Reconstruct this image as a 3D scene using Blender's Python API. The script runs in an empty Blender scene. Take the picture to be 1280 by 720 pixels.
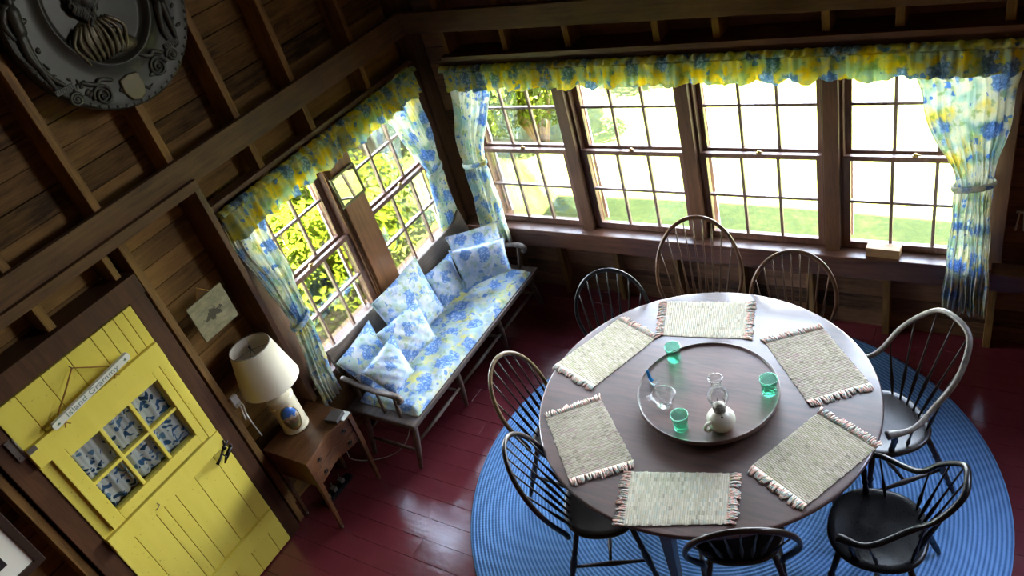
import bpy, math, random
from mathutils import Vector, Matrix
random.seed(7)
PI = math.pi
S = bpy.context.scene
C = S.collection
V = Vector

# ------------------------------------------------------------------ materials
def srgb(r, g, b):
    f = lambda c: c/12.92 if c <= .04045 else ((c+.055)/1.055)**2.4
    return (f(r/255), f(g/255), f(b/255), 1)

class NT:
    def __init__(s, name):
        s.m = bpy.data.materials.new(name); s.m.use_nodes = True
        s.t = s.m.node_tree; s.n = s.t.nodes; s.n.clear()
        s.out = s.n.new('ShaderNodeOutputMaterial')
    def add(s, typ, ins=None, **kw):
        n = s.n.new('ShaderNode'+typ)
        for k, v in kw.items(): setattr(n, k, v)
        for k, v in (ins or {}).items(): s.set(n.inputs[k], v)
        return n
    def set(s, sock, v):
        if isinstance(v, bpy.types.NodeSocket): s.t.links.new(v, sock)
        elif isinstance(v, bpy.types.Node): s.t.links.new(v.outputs[0], sock)
        else: sock.default_value = v
    def coords(s, scale=(1, 1, 1), kind='Object', loc=(0, 0, 0)):
        tc = s.add('TexCoord')
        mp = s.add('Mapping', {'Vector': tc.outputs[kind]}); mp.inputs['Scale'].default_value = scale
        mp.inputs['Location'].default_value = loc
        return mp.outputs[0]
    def math(s, op, a, b=0.0, c=None):
        n = s.add('Math', operation=op); s.set(n.inputs[0], a); s.set(n.inputs[1], b)
        if c is not None: s.set(n.inputs[2], c)
        return n.outputs[0]
    def ramp(s, fac, stops, interp='LINEAR'):
        n = s.add('ValToRGB', {'Fac': fac}); cr = n.color_ramp; cr.interpolation = interp
        while len(cr.elements) > 1: cr.elements.remove(cr.elements[-1])
        cr.elements[0].position = stops[0][0]; cr.elements[0].color = stops[0][1]
        for p, c in stops[1:]:
            e = cr.elements.new(p); e.color = c
        return n.outputs[0]
    def mix(s, fac, a, b, blend='MIX'):
        n = s.add('Mix', data_type='RGBA', blend_type=blend)
        s.set(n.inputs[0], fac); s.set(n.inputs[6], a); s.set(n.inputs[7], b)
        return n.outputs[2]
    def noise(s, vec, scale=5, detail=3, rough=.5):
        return s.add('TexNoise', {'Vector': vec, 'Scale': scale, 'Detail': detail, 'Roughness': rough}).outputs[0]
    def bump(s, h, strength=.3, dist=.01):
        return s.add('Bump', {'Height': h, 'Strength': strength, 'Distance': dist}).outputs[0]
    def bsdf(s, color, rough=.5, metal=0., normal=None, spec=None, **kw):
        b = s.add('BsdfPrincipled'); s.set(b.inputs['Base Color'], color); s.set(b.inputs['Roughness'], rough)
        s.set(b.inputs['Metallic'], metal)
        if normal is not None: s.set(b.inputs['Normal'], normal)
        if spec is not None: b.inputs['Specular IOR Level'].default_value = spec
        for k, v in kw.items(): s.set(b.inputs[k], v)
        s.t.links.new(b.outputs[0], s.out.inputs[0]); return b
    def done(s): return s.m

def wood(name, dark, light, grain='x', rough=.55, scale=1., bump=.15, spec=.3, worn=None, coat=0.):
    n = NT(name)
    st = {'x': (1.2, 14, 14), 'y': (14, 1.2, 14), 'z': (14, 14, 1.2)}[grain]
    v = n.coords([k*scale for k in st])
    a = n.noise(v, 2.2, 5, .6); b = n.noise(v, 9, 3, .6)
    blot = n.noise(n.coords((1, 1, 1)), 3.1*scale, 2)
    f = n.math('ADD', n.math('MULTIPLY', a, .65), n.math('MULTIPLY', b, .35))
    f = n.math('ADD', f, n.math('MULTIPLY', n.math('SUBTRACT', blot, .5), .5))
    col = n.ramp(f, [(.28, dark), (.7, light)])
    if worn is not None:
        w = n.noise(n.coords((1, 1, 1)), 14, 3)
        col = n.mix(n.ramp(w, [(.52, (0, 0, 0, 1)), (.72, (1, 1, 1, 1))]), col, worn)
    kw = {'Coat Weight': coat, 'Coat Roughness': .16} if coat else {}
    n.bsdf(col, n.math('ADD', rough-.08, n.math('MULTIPLY', b, .16)), 0, n.bump(b, bump, .004), spec, **kw)
    return n.done()

def boards(name, dark, light, axis, pitch, rough=.7, spec=.2):
    """old horizontal sheathing: each board its own tone, with grain and knots"""
    n = NT(name)
    tc = n.add('TexCoord'); sep = n.add('SeparateXYZ', {0: tc.outputs['Object']})
    row = n.math('FLOOR', n.math('DIVIDE', sep.outputs[2], pitch))
    wn = n.add('TexWhiteNoise', noise_dimensions='1D'); n.set(wn.inputs['W'], row)
    st = {'x': (1.1, 10, 13), 'y': (10, 1.1, 13)}[axis]
    v = n.coords(st)
    sh = n.add('VectorMath', operation='ADD'); n.set(sh.inputs[0], v); n.set(sh.inputs[1], wn.outputs['Color'])
    a = n.noise(sh.outputs[0], 2.3, 5, .65); b = n.noise(sh.outputs[0], 10, 4, .6)
    blot = n.noise(n.coords((1, 1, 1)), 2.6, 3)
    f = n.math('ADD', n.math('MULTIPLY', a, .6), n.math('MULTIPLY', b, .3))
    f = n.math('ADD', f, n.math('MULTIPLY', n.math('SUBTRACT', wn.outputs['Value'], .5), .32))
    f = n.math('ADD', f, n.math('MULTIPLY', n.math('SUBTRACT', blot, .5), .6))
    col = n.ramp(f, [(.2, dark), (.72, light)])
    n.bsdf(col, rough, 0, n.bump(b, .3, .004), spec)
    return n.done()

def plain(name, col, rough=.5, metal=0., spec=.5, nz=0., nscale=30, **kw):
    n = NT(name)
    c = col; nrm = None
    if nz:
        x = n.noise(n.coords(), nscale, 3)
        c = n.mix(x, tuple(k*(1-nz) for k in col[:3])+(1,), tuple(min(1, k*(1+nz)) for k in col[:3])+(1,))
        nrm = n.bump(x, .12, .003)
    n.bsdf(c, rough, metal, nrm, spec, **kw); return n.done()

def glass(name, col=(1, 1, 1, 1), rough=.0, ior=1.45):
    n = NT(name); n.bsdf(col, rough, 0, None, .5, **{'Transmission Weight': 1., 'IOR': ior}); return n.done()

def pane_glass(name):
    n = NT(name)
    tr = n.add('BsdfTransparent', {'Color': (.96, .98, .96, 1)}); gl = n.add('BsdfGlossy', {'Roughness': .02})
    fr = n.add('Fresnel', {'IOR': 1.45})
    mx = n.add('MixShader', {0: n.math('MULTIPLY', fr.outputs[0], .8), 1: tr.outputs[0], 2: gl.outputs[0]})
    n.t.links.new(mx.outputs[0], n.out.inputs[0]); return n.done()

def floral(name, base, wash, trans=0., sc=1., blue=.33, warm=.5, bw=.8, dark=(74, 116, 190), mid=(112, 158, 222)):
    """watercolour print: pale ground, yellow and aqua washes, blue blossoms with petals"""
    n = NT(name)
    v = n.coords((sc, sc, sc))
    w1 = n.noise(v, 9, 2); w2 = n.noise(n.coords((sc, sc, sc), loc=(3, 7, 1)), 11, 2)
    col = n.mix(n.ramp(w1, [(.60-.18*warm, (0, 0, 0, 1)), (.72-.12*warm, (1, 1, 1, 1))]), base, wash)
    col = n.mix(n.ramp(w2, [(.50, (0, 0, 0, 1)), (.62, (.75, .75, .75, 1))]), col, srgb(176, 206, 200))
    w3 = n.noise(n.coords((sc, sc, sc), loc=(9, 2, 5)), 26, 2)
    col = n.mix(n.ramp(w3, [(.58, (0, 0, 0, 1)), (.63, (.6, .6, .6, 1))]), col, srgb(150, 178, 120))
    warp = n.noise(v, 30, 2)
    vv = n.add('VectorMath', operation='ADD'); n.set(vv.inputs[0], v)
    nc = n.add('TexNoise', {'Vector': v, 'Scale': 28., 'Detail': 1.})
    sc2 = n.add('VectorMath', operation='SCALE'); n.set(sc2.inputs[0], nc.outputs[1]); sc2.inputs['Scale'].default_value = .055
    n.set(vv.inputs[1], sc2.outputs[0])
    w4 = n.noise(n.coords((sc, sc, sc), loc=(1, 4, 8)), 16, 3)
    col = n.mix(n.ramp(w4, [(.50, (0, 0, 0, 1)), (.60, (bw, bw, bw, 1))]), col, srgb(168, 198, 236))
    big = n.add('TexVoronoi', {'Vector': vv.outputs[0], 'Scale': 9.5})
    keep = n.add('SeparateColor', {0: big.outputs['Color']})
    r = n.math('MULTIPLY', n.math('GREATER_THAN', keep.outputs[0], 1-blue*1.9), .54)
    m = n.ramp(n.math('SUBTRACT', r, big.outputs['Distance']), [(.0, (0, 0, 0, 1)), (.13, (.9, .9, .9, 1))])
    pet = n.add('TexVoronoi', {'Vector': vv.outputs[0], 'Scale': 40.}, feature='DISTANCE_TO_EDGE')
    bl = n.ramp(n.math('ADD', n.math('MULTIPLY', pet.outputs['Distance'], 1.6), n.math('MULTIPLY', warp, .5)),
                [(.18, srgb(*dark)), (.42, srgb(*mid)), (.75, srgb(182, 208, 242))])
    col = n.mix(m, col, bl)
    sm = n.add('TexVoronoi', {'Vector': vv.outputs[0], 'Scale': 21.})
    ks = n.add('SeparateColor', {0: sm.outputs['Color']})
    r2 = n.math('MULTIPLY', n.math('GREATER_THAN', ks.outputs[1], .72), .36)
    m2 = n.ramp(n.math('SUBTRACT', r2, sm.outputs['Distance']), [(.0, (0, 0, 0, 1)), (.05, (1, 1, 1, 1))])
    col = n.mix(m2, col, srgb(124, 164, 214))
    fine = n.noise(v, 220, 2)
    if trans:
        d = n.add('BsdfDiffuse', {'Color': col}); t = n.add('BsdfTranslucent', {'Color': col})
        mx = n.add('MixShader', {0: trans, 1: d.outputs[0], 2: t.outputs[0]})
        n.t.links.new(mx.outputs[0], n.out.inputs[0])
    else:
        n.bsdf(col, .85, 0, n.bump(fine, .1, .002), .15)
    return n.done()

M = {}
M['board_l'] = boards('old_boards', srgb(54, 38, 20), srgb(156, 118, 66), 'y', .128)
M['board_b'] = boards('old_boards_back', srgb(54, 38, 28), srgb(150, 112, 84), 'x', .128)
M['stud'] = wood('stud_wood', srgb(72, 50, 26), srgb(152, 114, 62), 'z', .65)
M['girt_l'] = wood('girt_wood_left', srgb(66, 45, 28), srgb(118, 86, 54), 'y', .6)
M['girt_b'] = wood('girt_wood_back', srgb(66, 46, 30), srgb(112, 82, 56), 'x', .6)
M['trim_x'] = wood('dark_trim_x', srgb(58, 34, 24), srgb(110, 74, 54), 'x', .38, spec=.5)
M['trim_y'] = wood('dark_trim_y', srgb(58, 34, 22), srgb(112, 72, 46), 'y', .42, spec=.5)
M['trim_z'] = wood('dark_trim_z', srgb(58, 36, 24), srgb(108, 74, 48), 'z', .42, spec=.5)
M['postboard'] = wood('window_post_wood', srgb(92, 56, 32), srgb(142, 94, 56), 'z', .42, spec=.5)
M['doortrim'] = wood('door_trim_wood', srgb(54, 34, 22), srgb(90, 59, 38), 'z', .5)
M['ceiling'] = wood('ceiling_wood', srgb(50, 33, 21), srgb(104, 74, 48), 'y', .7)
M['bench'] = wood('bench_wood', srgb(62, 50, 42), srgb(120, 102, 88), 'y', .45, spec=.5)
M['stand'] = wood('stand_wood', srgb(62, 36, 20), srgb(106, 70, 42), 'y', .3, spec=.5)
M['boxwood'] = wood('pale_box_wood', srgb(112, 84, 56), srgb(166, 130, 88), 'x', .6)
M['table'] = wood('table_wood', srgb(42, 27, 23), srgb(90, 58, 48), 'x', .48, .8, .08, .75, coat=.75)
M['tray'] = wood('tray_wood', srgb(54, 35, 31), srgb(104, 72, 62), 'x', .5, .8, .08, .55, coat=.5)
M['black'] = wood('black_paint', srgb(12, 11, 12), srgb(24, 22, 21), 'z', .3, bump=.04, spec=.32)
M['brown'] = wood('brown_chair_wood', srgb(50, 32, 20), srgb(108, 74, 46), 'z', .36, bump=.05, spec=.45)
M['darkbrown'] = wood('dark_chair_wood', srgb(22, 17, 15), srgb(50, 35, 27), 'z', .32, bump=.05, spec=.45)
M['goldbrown'] = wood('worn_chair_wood', srgb(58, 44, 30), srgb(140, 116, 82), 'z', .36, bump=.05, spec=.45)
M['sheenbow'] = wood('grey_sheen_bow', srgb(70, 66, 60), srgb(150, 142, 130), 'z', .36, bump=.05, spec=.45)  # bright shine on a dark glossy bow, put into the colour as grey
def yellow():
    n = NT('yellow_paint'); z = n.noise(n.coords((1, 1, .15)), 14, 4)
    col = n.mix(z, srgb(214, 195, 74), srgb(230, 214, 100))
    sp = n.noise(n.coords(), 60, 2)
    col = n.mix(n.ramp(sp, [(.70, (0, 0, 0, 1)), (.74, (.6, .6, .6, 1))]), col, srgb(150, 130, 40))
    n.bsdf(col, .42, 0, n.bump(z, .1, .003), .4); return n.done()
M['yellow'] = yellow()
def floor_mat():
    n = NT('maroon_floor_paint')
    v = n.coords((1.3, 12, 1)); a = n.noise(v, 3, 4); b = n.noise(n.coords(), 9, 4)
    col = n.mix(b, srgb(100, 40, 46), srgb(116, 47, 54))
    sc = n.noise(n.coords((2, 30, 1)), 6, 5, .7)
    col = n.mix(n.ramp(sc, [(.74, (0, 0, 0, 1)), (.80, (.3, .3, .3, 1))]), col, srgb(140, 90, 92))
    big = n.noise(n.coords(), 28, 3)
    h = n.math('ADD', n.math('MULTIPLY', a, .6), n.math('MULTIPLY', big, .6))
    n.bsdf(col, n.math('ADD', .10, n.math('MULTIPLY', b, .14)), 0, n.bump(h, .14, .01), 1.0); return n.done()
M['floor'] = floor_mat()
def rug_mat():
    n = NT('blue_braid')
    tc = n.add('TexCoord'); ln = n.add('VectorMath', operation='LENGTH'); n.set(ln.inputs[0], tc.outputs['Object'])
    r = ln.outputs['Value']
    ring = n.math('SINE', n.math('MULTIPLY', r, 2*PI/.0215))
    sep = n.add('SeparateXYZ', {0: tc.outputs['Object']})
    an = n.math('ARCTAN2', sep.outputs[1], sep.outputs[0])
    braid = n.math('SINE', n.math('ADD', n.math('MULTIPLY', an, n.math('MULTIPLY', n.math('ROUND', n.math('DIVIDE', r, .0215)), 7.)), 0.))
    f = n.math('ADD', n.math('MULTIPLY', ring, .5), .5)
    nz = n.noise(n.coords(), 120, 2)
    col = n.ramp(n.math('ADD', n.math('MULTIPLY', f, .75), n.math('MULTIPLY', nz, .3)), [(.05, srgb(66, 106, 162)), (.5, srgb(108, 156, 212)), (1, srgb(140, 184, 232))])
    h = n.math('ADD', f, n.math('MULTIPLY', braid, .1))
    n.bsdf(col, .85, 0, n.bump(h, .6, .006), .15); return n.done()
M['rug'] = rug_mat()
def mat_weave(name, tint):
    n = NT(name); v = n.coords((60, 190, 60))
    w = n.add('TexWhiteNoise', noise_dimensions='3D')
    fl = n.add('VectorMath', operation='FLOOR'); n.set(fl.inputs[0], n.coords((100, 40, 1))); n.set(w.inputs[0], fl.outputs[0])
    c = n.ramp(w.outputs['Value'], [(0, srgb(208, 199, 178)), (.34, srgb(186, 180, 150)), (.55, tint), (.68, srgb(232, 225, 208)), (.84, srgb(196, 186, 164)), (.93, srgb(134, 126, 110))], 'CONSTANT')
    c = n.mix(.55, c, n.mix(n.noise(n.coords(), 14, 2), srgb(198, 188, 166), srgb(182, 172, 148)))
    n.bsdf(c, .9, 0, n.bump(n.noise(n.coords((220, 120, 100)), 1., 2), .5, .003), .1); return n.done()
M['weave_sage'] = mat_weave('sage_rag_weave', srgb(178, 190, 178))
M['weave_pink'] = mat_weave('pink_rag_weave', srgb(196, 160, 166))
M['weave_green'] = mat_weave('green_rag_weave', srgb(182, 188, 140))
def fringe_mat():
    n = NT('rag_fringe'); w = n.noise(n.coords(), 55, 2)
    c = n.ramp(w, [(.3, srgb(214, 200, 172)), (.42, srgb(216, 158, 150)), (.5, srgb(222, 210, 186)), (.58, srgb(140, 168, 178)), (.66, srgb(214, 196, 150))])
    n.bsdf(c, .9, 0, None, .1); return n.done()
M['fringe'] = fringe_mat()
M['curtain'] = floral('curtain_print', srgb(230, 230, 216), srgb(232, 222, 150), .42, 1., .25, .4, .22, (96, 130, 176), (140, 172, 210))
M['valance'] = floral('valance_print', srgb(224, 218, 130), srgb(236, 214, 60), .55, 1., .24, .9, .3, (84, 120, 168), (126, 164, 200))
M['pillow'] = floral('pillow_print', srgb(226, 231, 236), srgb(218, 218, 156), 0., 1., .36, .35, .5)
M['pillow_pale'] = floral('pale_pillow_print', srgb(222, 229, 242), srgb(196, 212, 240), 0., 1., .26, .3, .45)
M['cushion'] = floral('cushion_print', srgb(224, 230, 214), srgb(230, 224, 140), 0., .8, .4, .75, .6)
def doorcurt():
    n = NT('leaf_print'); v = n.coords((1, 1, 1))
    nc = n.add('TexNoise', {'Vector': v, 'Scale': 14., 'Detail': 1.})
    s2 = n.add('VectorMath', operation='SCALE'); n.set(s2.inputs[0], nc.outputs[1]); s2.inputs['Scale'].default_value = .12
    vv = n.add('VectorMath', operation='ADD'); n.set(vv.inputs[0], v); n.set(vv.inputs[1], s2.outputs[0])
    mp = n.add('Mapping', {'Vector': vv.outputs[0]}); mp.inputs['Scale'].default_value = (1, .62, 1.5); mp.inputs['Rotation'].default_value = (.5, 0, 0)
    vo = n.add('TexVoronoi', {'Vector': mp.outputs[0], 'Scale': 20.})
    k = n.add('SeparateColor', {0: vo.outputs['Color']})
    m = n.ramp(n.math('SUBTRACT', .43, vo.outputs['Distance']), [(.0, (0, 0, 0, 1)), (.04, (1, 1, 1, 1))])
    c = n.ramp(k.outputs[0], [(0, srgb(70, 108, 152)), (.45, srgb(120, 156, 190)), (.75, srgb(52, 82, 112))], 'CONSTANT')
    n.bsdf(n.mix(m, srgb(240, 240, 236), c), .9, 0, None, .1); return n.done()
M['leafcurtain'] = doorcurt()
M['shade'] = plain('lamp_shade_paper', srgb(236, 228, 206), .8, 0, .2, .04, 6)
M['ceramic'] = plain('cream_ceramic', srgb(226, 216, 186), .25, 0, .5, .04, 12)
M['milk'] = plain('milk_glass', srgb(196, 190, 172), .18, 0, .5, .05, 20)
M['iron'] = plain('black_iron', srgb(24, 22, 22), .4, .6, .5)
M['brass'] = plain('aged_brass', srgb(170, 140, 80), .35, .9, .5)
M['pewter'] = plain('pewter_metal', srgb(120, 114, 104), .4, .6, .5)
M['white'] = plain('white_paint', srgb(226, 226, 220), .5, 0, .4)
M['greywhite'] = plain('sign_white', srgb(222, 222, 212), .6, 0, .3, .06, 20)
M['letter'] = plain('grey_green_letters', srgb(120, 140, 132), .6)
M['star'] = plain('green_star', srgb(78, 104, 84), .6)
M['rope'] = plain('rope_fibre', srgb(150, 108, 54), .9, 0, .1, .2, 90)
M['bronze'] = plain('dark_cast_bronze', srgb(56, 55, 47), .45, .35, .5, .35, 14)
M['bronze_rubbed'] = plain('rubbed_bronze', srgb(92, 84, 62), .4, .45, .5, .3, 9)
M['mirror'] = plain('mirror_glass', srgb(220, 226, 214), .02, 1.)
M['oliveframe'] = plain('olive_frame', srgb(96, 92, 58), .45, .2, .5, .15, 30)
M['blackframe'] = plain('dark_frame', srgb(46, 32, 24), .4, 0, .5, .2, 20)
M['matboard'] = plain('white_matboard', srgb(222, 218, 206), .8, 0, .2)
M['photo'] = plain('dark_photo', srgb(44, 40, 42), .4, 0, .4, .5, 14)
M['green'] = glass('green_glass', (.38, .97, .74, 1), .02, 1.3)
def thin_glass(name, c=(.97, .98, .98, 1)):
    n = NT(name); tr = n.add('BsdfTransparent', {'Color': c}); gl = n.add('BsdfGlossy', {'Roughness': .03})
    lw_ = n.add('LayerWeight', {'Blend': .35})
    f = n.math('ADD', .05, n.math('MULTIPLY', n.math('POWER', lw_.outputs['Facing'], 1.8), .7))
    mx = n.add('MixShader', {0: f, 1: tr.outputs[0], 2: gl.outputs[0]}); n.t.links.new(mx.outputs[0], n.out.inputs[0]); return n.done()
M['clear'] = thin_glass('clear_glass')
M['green'] = thin_glass('green_glass', (.60, .97, .84, 1))
M['blueglass'] = plain('blue_glass', srgb(60, 150, 226), .05, 0, .6, **{'Transmission Weight': .45, 'IOR': 1.3})
M['pane'] = pane_glass('window_pane')
M['sash'] = wood('sash_wood', srgb(84, 56, 46), srgb(128, 94, 80), 'z', .4, spec=.5)
M['muntin'] = wood('muntin_wood', srgb(96, 74, 66), srgb(146, 122, 112), 'z', .42, spec=.5)
M['stormwhite'] = plain('storm_white', srgb(224, 222, 214), .5)
M['bulbwhite'] = plain('plug_white', srgb(214, 214, 206), .4)
def lake_print():
    n = NT('old_boat_print'); v = n.coords((1, 6, 14)); a = n.noise(v, 2, 5, .7)
    tc = n.add('TexCoord'); sep = n.add('SeparateXYZ', {0: tc.outputs['Object']})
    base = n.ramp(a, [(.3, srgb(104, 98, 72)), (.7, srgb(150, 142, 110))])
    d = n.add('VectorMath', operation='LENGTH')
    mp = n.add('Mapping', {'Vector': tc.outputs['Object']}); mp.inputs['Scale'].default_value = (0, 6.5, 13); n.set(d.inputs[0], mp.outputs[0])
    q = n.math('ADD', d.outputs['Value'], n.math('MULTIPLY', n.noise(n.coords(), 34, 4, .7), 1.2))
    m = n.ramp(q, [(.95, (1, 1, 1, 1)), (1.35, (0, 0, 0, 1))])
    n.bsdf(n.mix(m, base, srgb(66, 58, 44)), .5, 0, None, .4); return n.done()
M['print'] = lake_print()
def scene_print():
    n = NT('painted_harbour'); tc = n.add('TexCoord'); sep = n.add('SeparateXYZ', {0: tc.outputs['Object']})
    q = n.math('ADD', n.math('MULTIPLY', sep.outputs[2], 5.), n.math('MULTIPLY', n.noise(n.coords(), 40, 3), .5))
    n.bsdf(n.ramp(q, [(.45, srgb(176, 120, 84)), (.62, srgb(96, 110, 66)), (.82, srgb(120, 84, 70)), (.98, srgb(206, 190, 160)), (1.08, srgb(96, 150, 214)), (1.5, srgb(70, 120, 200))]), .3); return n.done()
M['harbour'] = scene_print()
def coaster_mat():
    n = NT('coaster_print'); v = n.coords((1, 1, 1)); a = n.noise(v, 70, 3)
    tc = n.add('TexCoord'); d = n.add('VectorMath', operation='LENGTH')
    mp = n.add('Mapping', {'Vector': tc.outputs['Object']}); mp.inputs['Scale'].default_value = (30, 30, 0); n.set(d.inputs[0], mp.outputs[0])
    q = n.math('ADD', d.outputs['Value'], n.math('MULTIPLY', a, 1.4))
    n.bsdf(n.ramp(q, [(1.25, srgb(70, 66, 64)), (1.5, srgb(206, 202, 192))]), .4); return n.done()
M['coaster'] = coaster_mat()
def grass_mat():
    n = NT('lawn_grass'); a = n.noise(n.coords(), 1.3, 5, .7); b = n.noise(n.coords(), 22, 4, .7)
    f = n.math('ADD', n.math('MULTIPLY', a, .5), n.math('MULTIPLY', b, .5))
    n.bsdf(n.ramp(f, [(.3, srgb(30, 38, 10)), (.5, srgb(46, 53, 16)), (.7, srgb(74, 74, 30))]), .9, 0, None, .1); return n.done()
M['grass'] = grass_mat()
def leaf_mat(name, a, b):
    n = NT(name); x = n.noise(n.coords(), 3.5, 2)
    col = n.mix(x, a, b)
    d = n.add('BsdfDiffuse', {'Color': col}); t = n.add('BsdfTranslucent', {'Color': col})
    mx = n.add('MixShader', {0: .45, 1: d.outputs[0], 2: t.outputs[0]}); n.t.links.new(mx.outputs[0], n.out.inputs[0]); return n.done()
M['leaf'] = leaf_mat('bush_leaves', srgb(52, 68, 10), srgb(90, 98, 22))
M['leaf2'] = leaf_mat('dark_bush_leaves', srgb(38, 60, 18), srgb(68, 84, 28))
M['bark'] = plain('bark', srgb(110, 90, 68), .9, 0, .1, .3, 30)

# ------------------------------------------------------------------ mesh builder
class MB:
    def __init__(s): s.v = []; s.f = []; s.sm = []
    def add(s, vs, fs, smooth=False):
        o = len(s.v); s.v += [tuple(p) for p in vs]
        for f in fs: s.f.append([i+o for i in f]); s.sm.append(smooth)
        return s
    def box(s, x0, x1, y0, y1, z0, z1):
        return s.add([(x, y, z) for x in (x0, x1) for y in (y0, y1) for z in (z0, z1)],
                     [(0, 1, 3, 2), (4, 6, 7, 5), (0, 4, 5, 1), (2, 3, 7, 6), (0, 2, 6, 4), (1, 5, 7, 3)])
    def obox(s, c, ax, ay, az):
        c = V(c); ax, ay, az = V(ax), V(ay), V(az)
        return s.add([c+ax*i+ay*j+az*k for i in (-1, 1) for j in (-1, 1) for k in (-1, 1)],
                     [(0, 1, 3, 2), (4, 6, 7, 5), (0, 4, 5, 1), (2, 3, 7, 6), (0, 2, 6, 4), (1, 5, 7, 3)])
    def bar(s, p, q, w, h, up=(0, 0, 1)):
        p, q = V(p), V(q); d = q-p; L = d.length/2; d.normalize()
        a = d.cross(V(up)); a = a.normalized() if a.length > 1e-4 else V((1, 0, 0)); b = a.cross(d)
        return s.obox((p+q)/2, d*L, a*w/2, b*h/2)
    def tube(s, pts, rad, n=8, closed=False, flat=None, up=(0, 0, 1)):
        """flat: (a, b) factors of the cross-section across / along 'up'"""
        pts = [V(p) for p in pts]; N = len(pts)
        if not isinstance(rad, (list, tuple)): rad = [rad]*N
        vs = []; ref = None
        for i, p in enumerate(pts):
            if closed: t = pts[(i+1) % N]-pts[i-1]
            else: t = pts[min(i+1, N-1)]-pts[max(i-1, 0)]
            t.normalize()
            if flat is not None:
                a = t.cross(V(up)); a = a.normalized() if a.length > 1e-3 else (ref or V((1, 0, 0)))
            else:
                if ref is None: ref = t.orthogonal().normalized()
                a = (ref-t*ref.dot(t))
                a = a.normalized() if a.length > 1e-6 else t.orthogonal().normalized()
            ref = a; b = t.cross(a)
            fa, fb = flat or (1, 1)
            for k in range(n):
                an = 2*PI*k/n
                vs.append(p+a*math.cos(an)*rad[i]*fa+b*math.sin(an)*rad[i]*fb)
        fs = []
        for i in range(N if closed else N-1):
            j = (i+1) % N
            for k in range(n): fs.append((i*n+k, i*n+(k+1) % n, j*n+(k+1) % n, j*n+k))
        if not closed: fs += [tuple(range(n))[::-1], tuple(range((N-1)*n, N*n))]
        return s.add(vs, fs, True)
    def lathe(s, prof, n=32, c=(0, 0, 0), axis=None, sx=1., sy=1., cap=True):
        """prof: list of (radius, height) around axis (default +z) from c"""
        c = V(c); ax = V(axis or (0, 0, 1)).normalized()
        a = ax.orthogonal().normalized() if axis else V((1, 0, 0)); b = ax.cross(a)
        vs = []
        for r, h in prof:
            for k in range(n):
                an = 2*PI*k/n
                vs.append(c+ax*h+a*math.cos(an)*r*sx+b*math.sin(an)*r*sy)
        fs = []
        for i in range(len(prof)-1):
            for k in range(n): fs.append((i*n+k, i*n+(k+1) % n, (i+1)*n+(k+1) % n, (i+1)*n+k))
        if cap: fs += [tuple(range(n))[::-1], tuple(range((len(prof)-1)*n, len(prof)*n))]
        return s.add(vs, fs, True)
    def turned(s, p, q, prof, n=10):
        """a turned spindle from p to q; prof = (fraction, radius)"""
        p, q = V(p), V(q); d = q-p; L = d.length
        return s.lathe([(r, t*L) for t, r in prof], n, p, d)
    def grid(s, fn, nu, nv, smooth=True, wrap=False):
        vs = [fn(i/nu, j/nv) for j in range(nv+1) for i in range(nu+1)]
        w = nu+1
        return s.add(vs, [(j*w+i, j*w+i+1, (j+1)*w+i+1, (j+1)*w+i) for j in range(nv) for i in range(nu)], smooth)
    def ellipsoid(s, c, r, rot=None, n=12, m=8):
        c = V(c); vs = []
        for j in range(m+1):
            th = PI*j/m
            for i in range(n):
                ph = 2*PI*i/n
                p = V((r[0]*math.sin(th)*math.cos(ph), r[1]*math.sin(th)*math.sin(ph), r[2]*math.cos(th)))
                if rot is not None: p = rot @ p
                vs.append(c+p)
        return s.add(vs, [(j*n+i, j*n+(i+1) % n, (j+1)*n+(i+1) % n, (j+1)*n+i) for j in range(m) for i in range(n)], True)
    def prism(s, poly, h0, h1, plane='xy', smooth=False):
        n = len(poly)
        f = {'xy': lambda a, b, h: (a, b, h), 'yz': lambda a, b, h: (h, a, b), 'xz': lambda a, b, h: (a, h, b)}[plane]
        vs = [f(a, b, h0) for a, b in poly]+[f(a, b, h1) for a, b in poly]
        return s.add(vs, [tuple(range(n))[::-1], tuple(range(n, 2*n))]+[(i, (i+1) % n, n+(i+1) % n, n+i) for i in range(n)], smooth)
    def build(s, name, mat, parent=None, bevel=0., seg=2, solid=0., sub=0, loc=None, weld=True):
        me = bpy.data.meshes.new(name)
        vs = s.v
        if loc is not None: vs = [tuple(V(p)-V(loc)) for p in vs]
        me.from_pydata(vs, [], s.f)
        me.polygons.foreach_set('use_smooth', s.sm); me.update()
        import bmesh
        bm = bmesh.new(); bm.from_mesh(me)
        bmesh.ops.remove_doubles(bm, verts=bm.verts, dist=1e-6)
        bmesh.ops.recalc_face_normals(bm, faces=bm.faces); bm.to_mesh(me); bm.free()
        o = bpy.data.objects.new(name, me); C.objects.link(o); me.materials.append(M[mat])
        if loc is not None: o.location = loc
        if parent is not None: o.parent = parent
        if bevel:
            b = o.modifiers.new('bevel', 'BEVEL'); b.width = bevel; b.segments = seg; b.limit_method = 'ANGLE'
            b.harden_normals = False
        if solid:
            d = o.modifiers.new('solid', 'SOLIDIFY'); d.thickness = solid; d.offset = 0
        if sub:
            d = o.modifiers.new('sub', 'SUBSURF'); d.levels = sub; d.render_levels = sub
        return o

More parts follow.
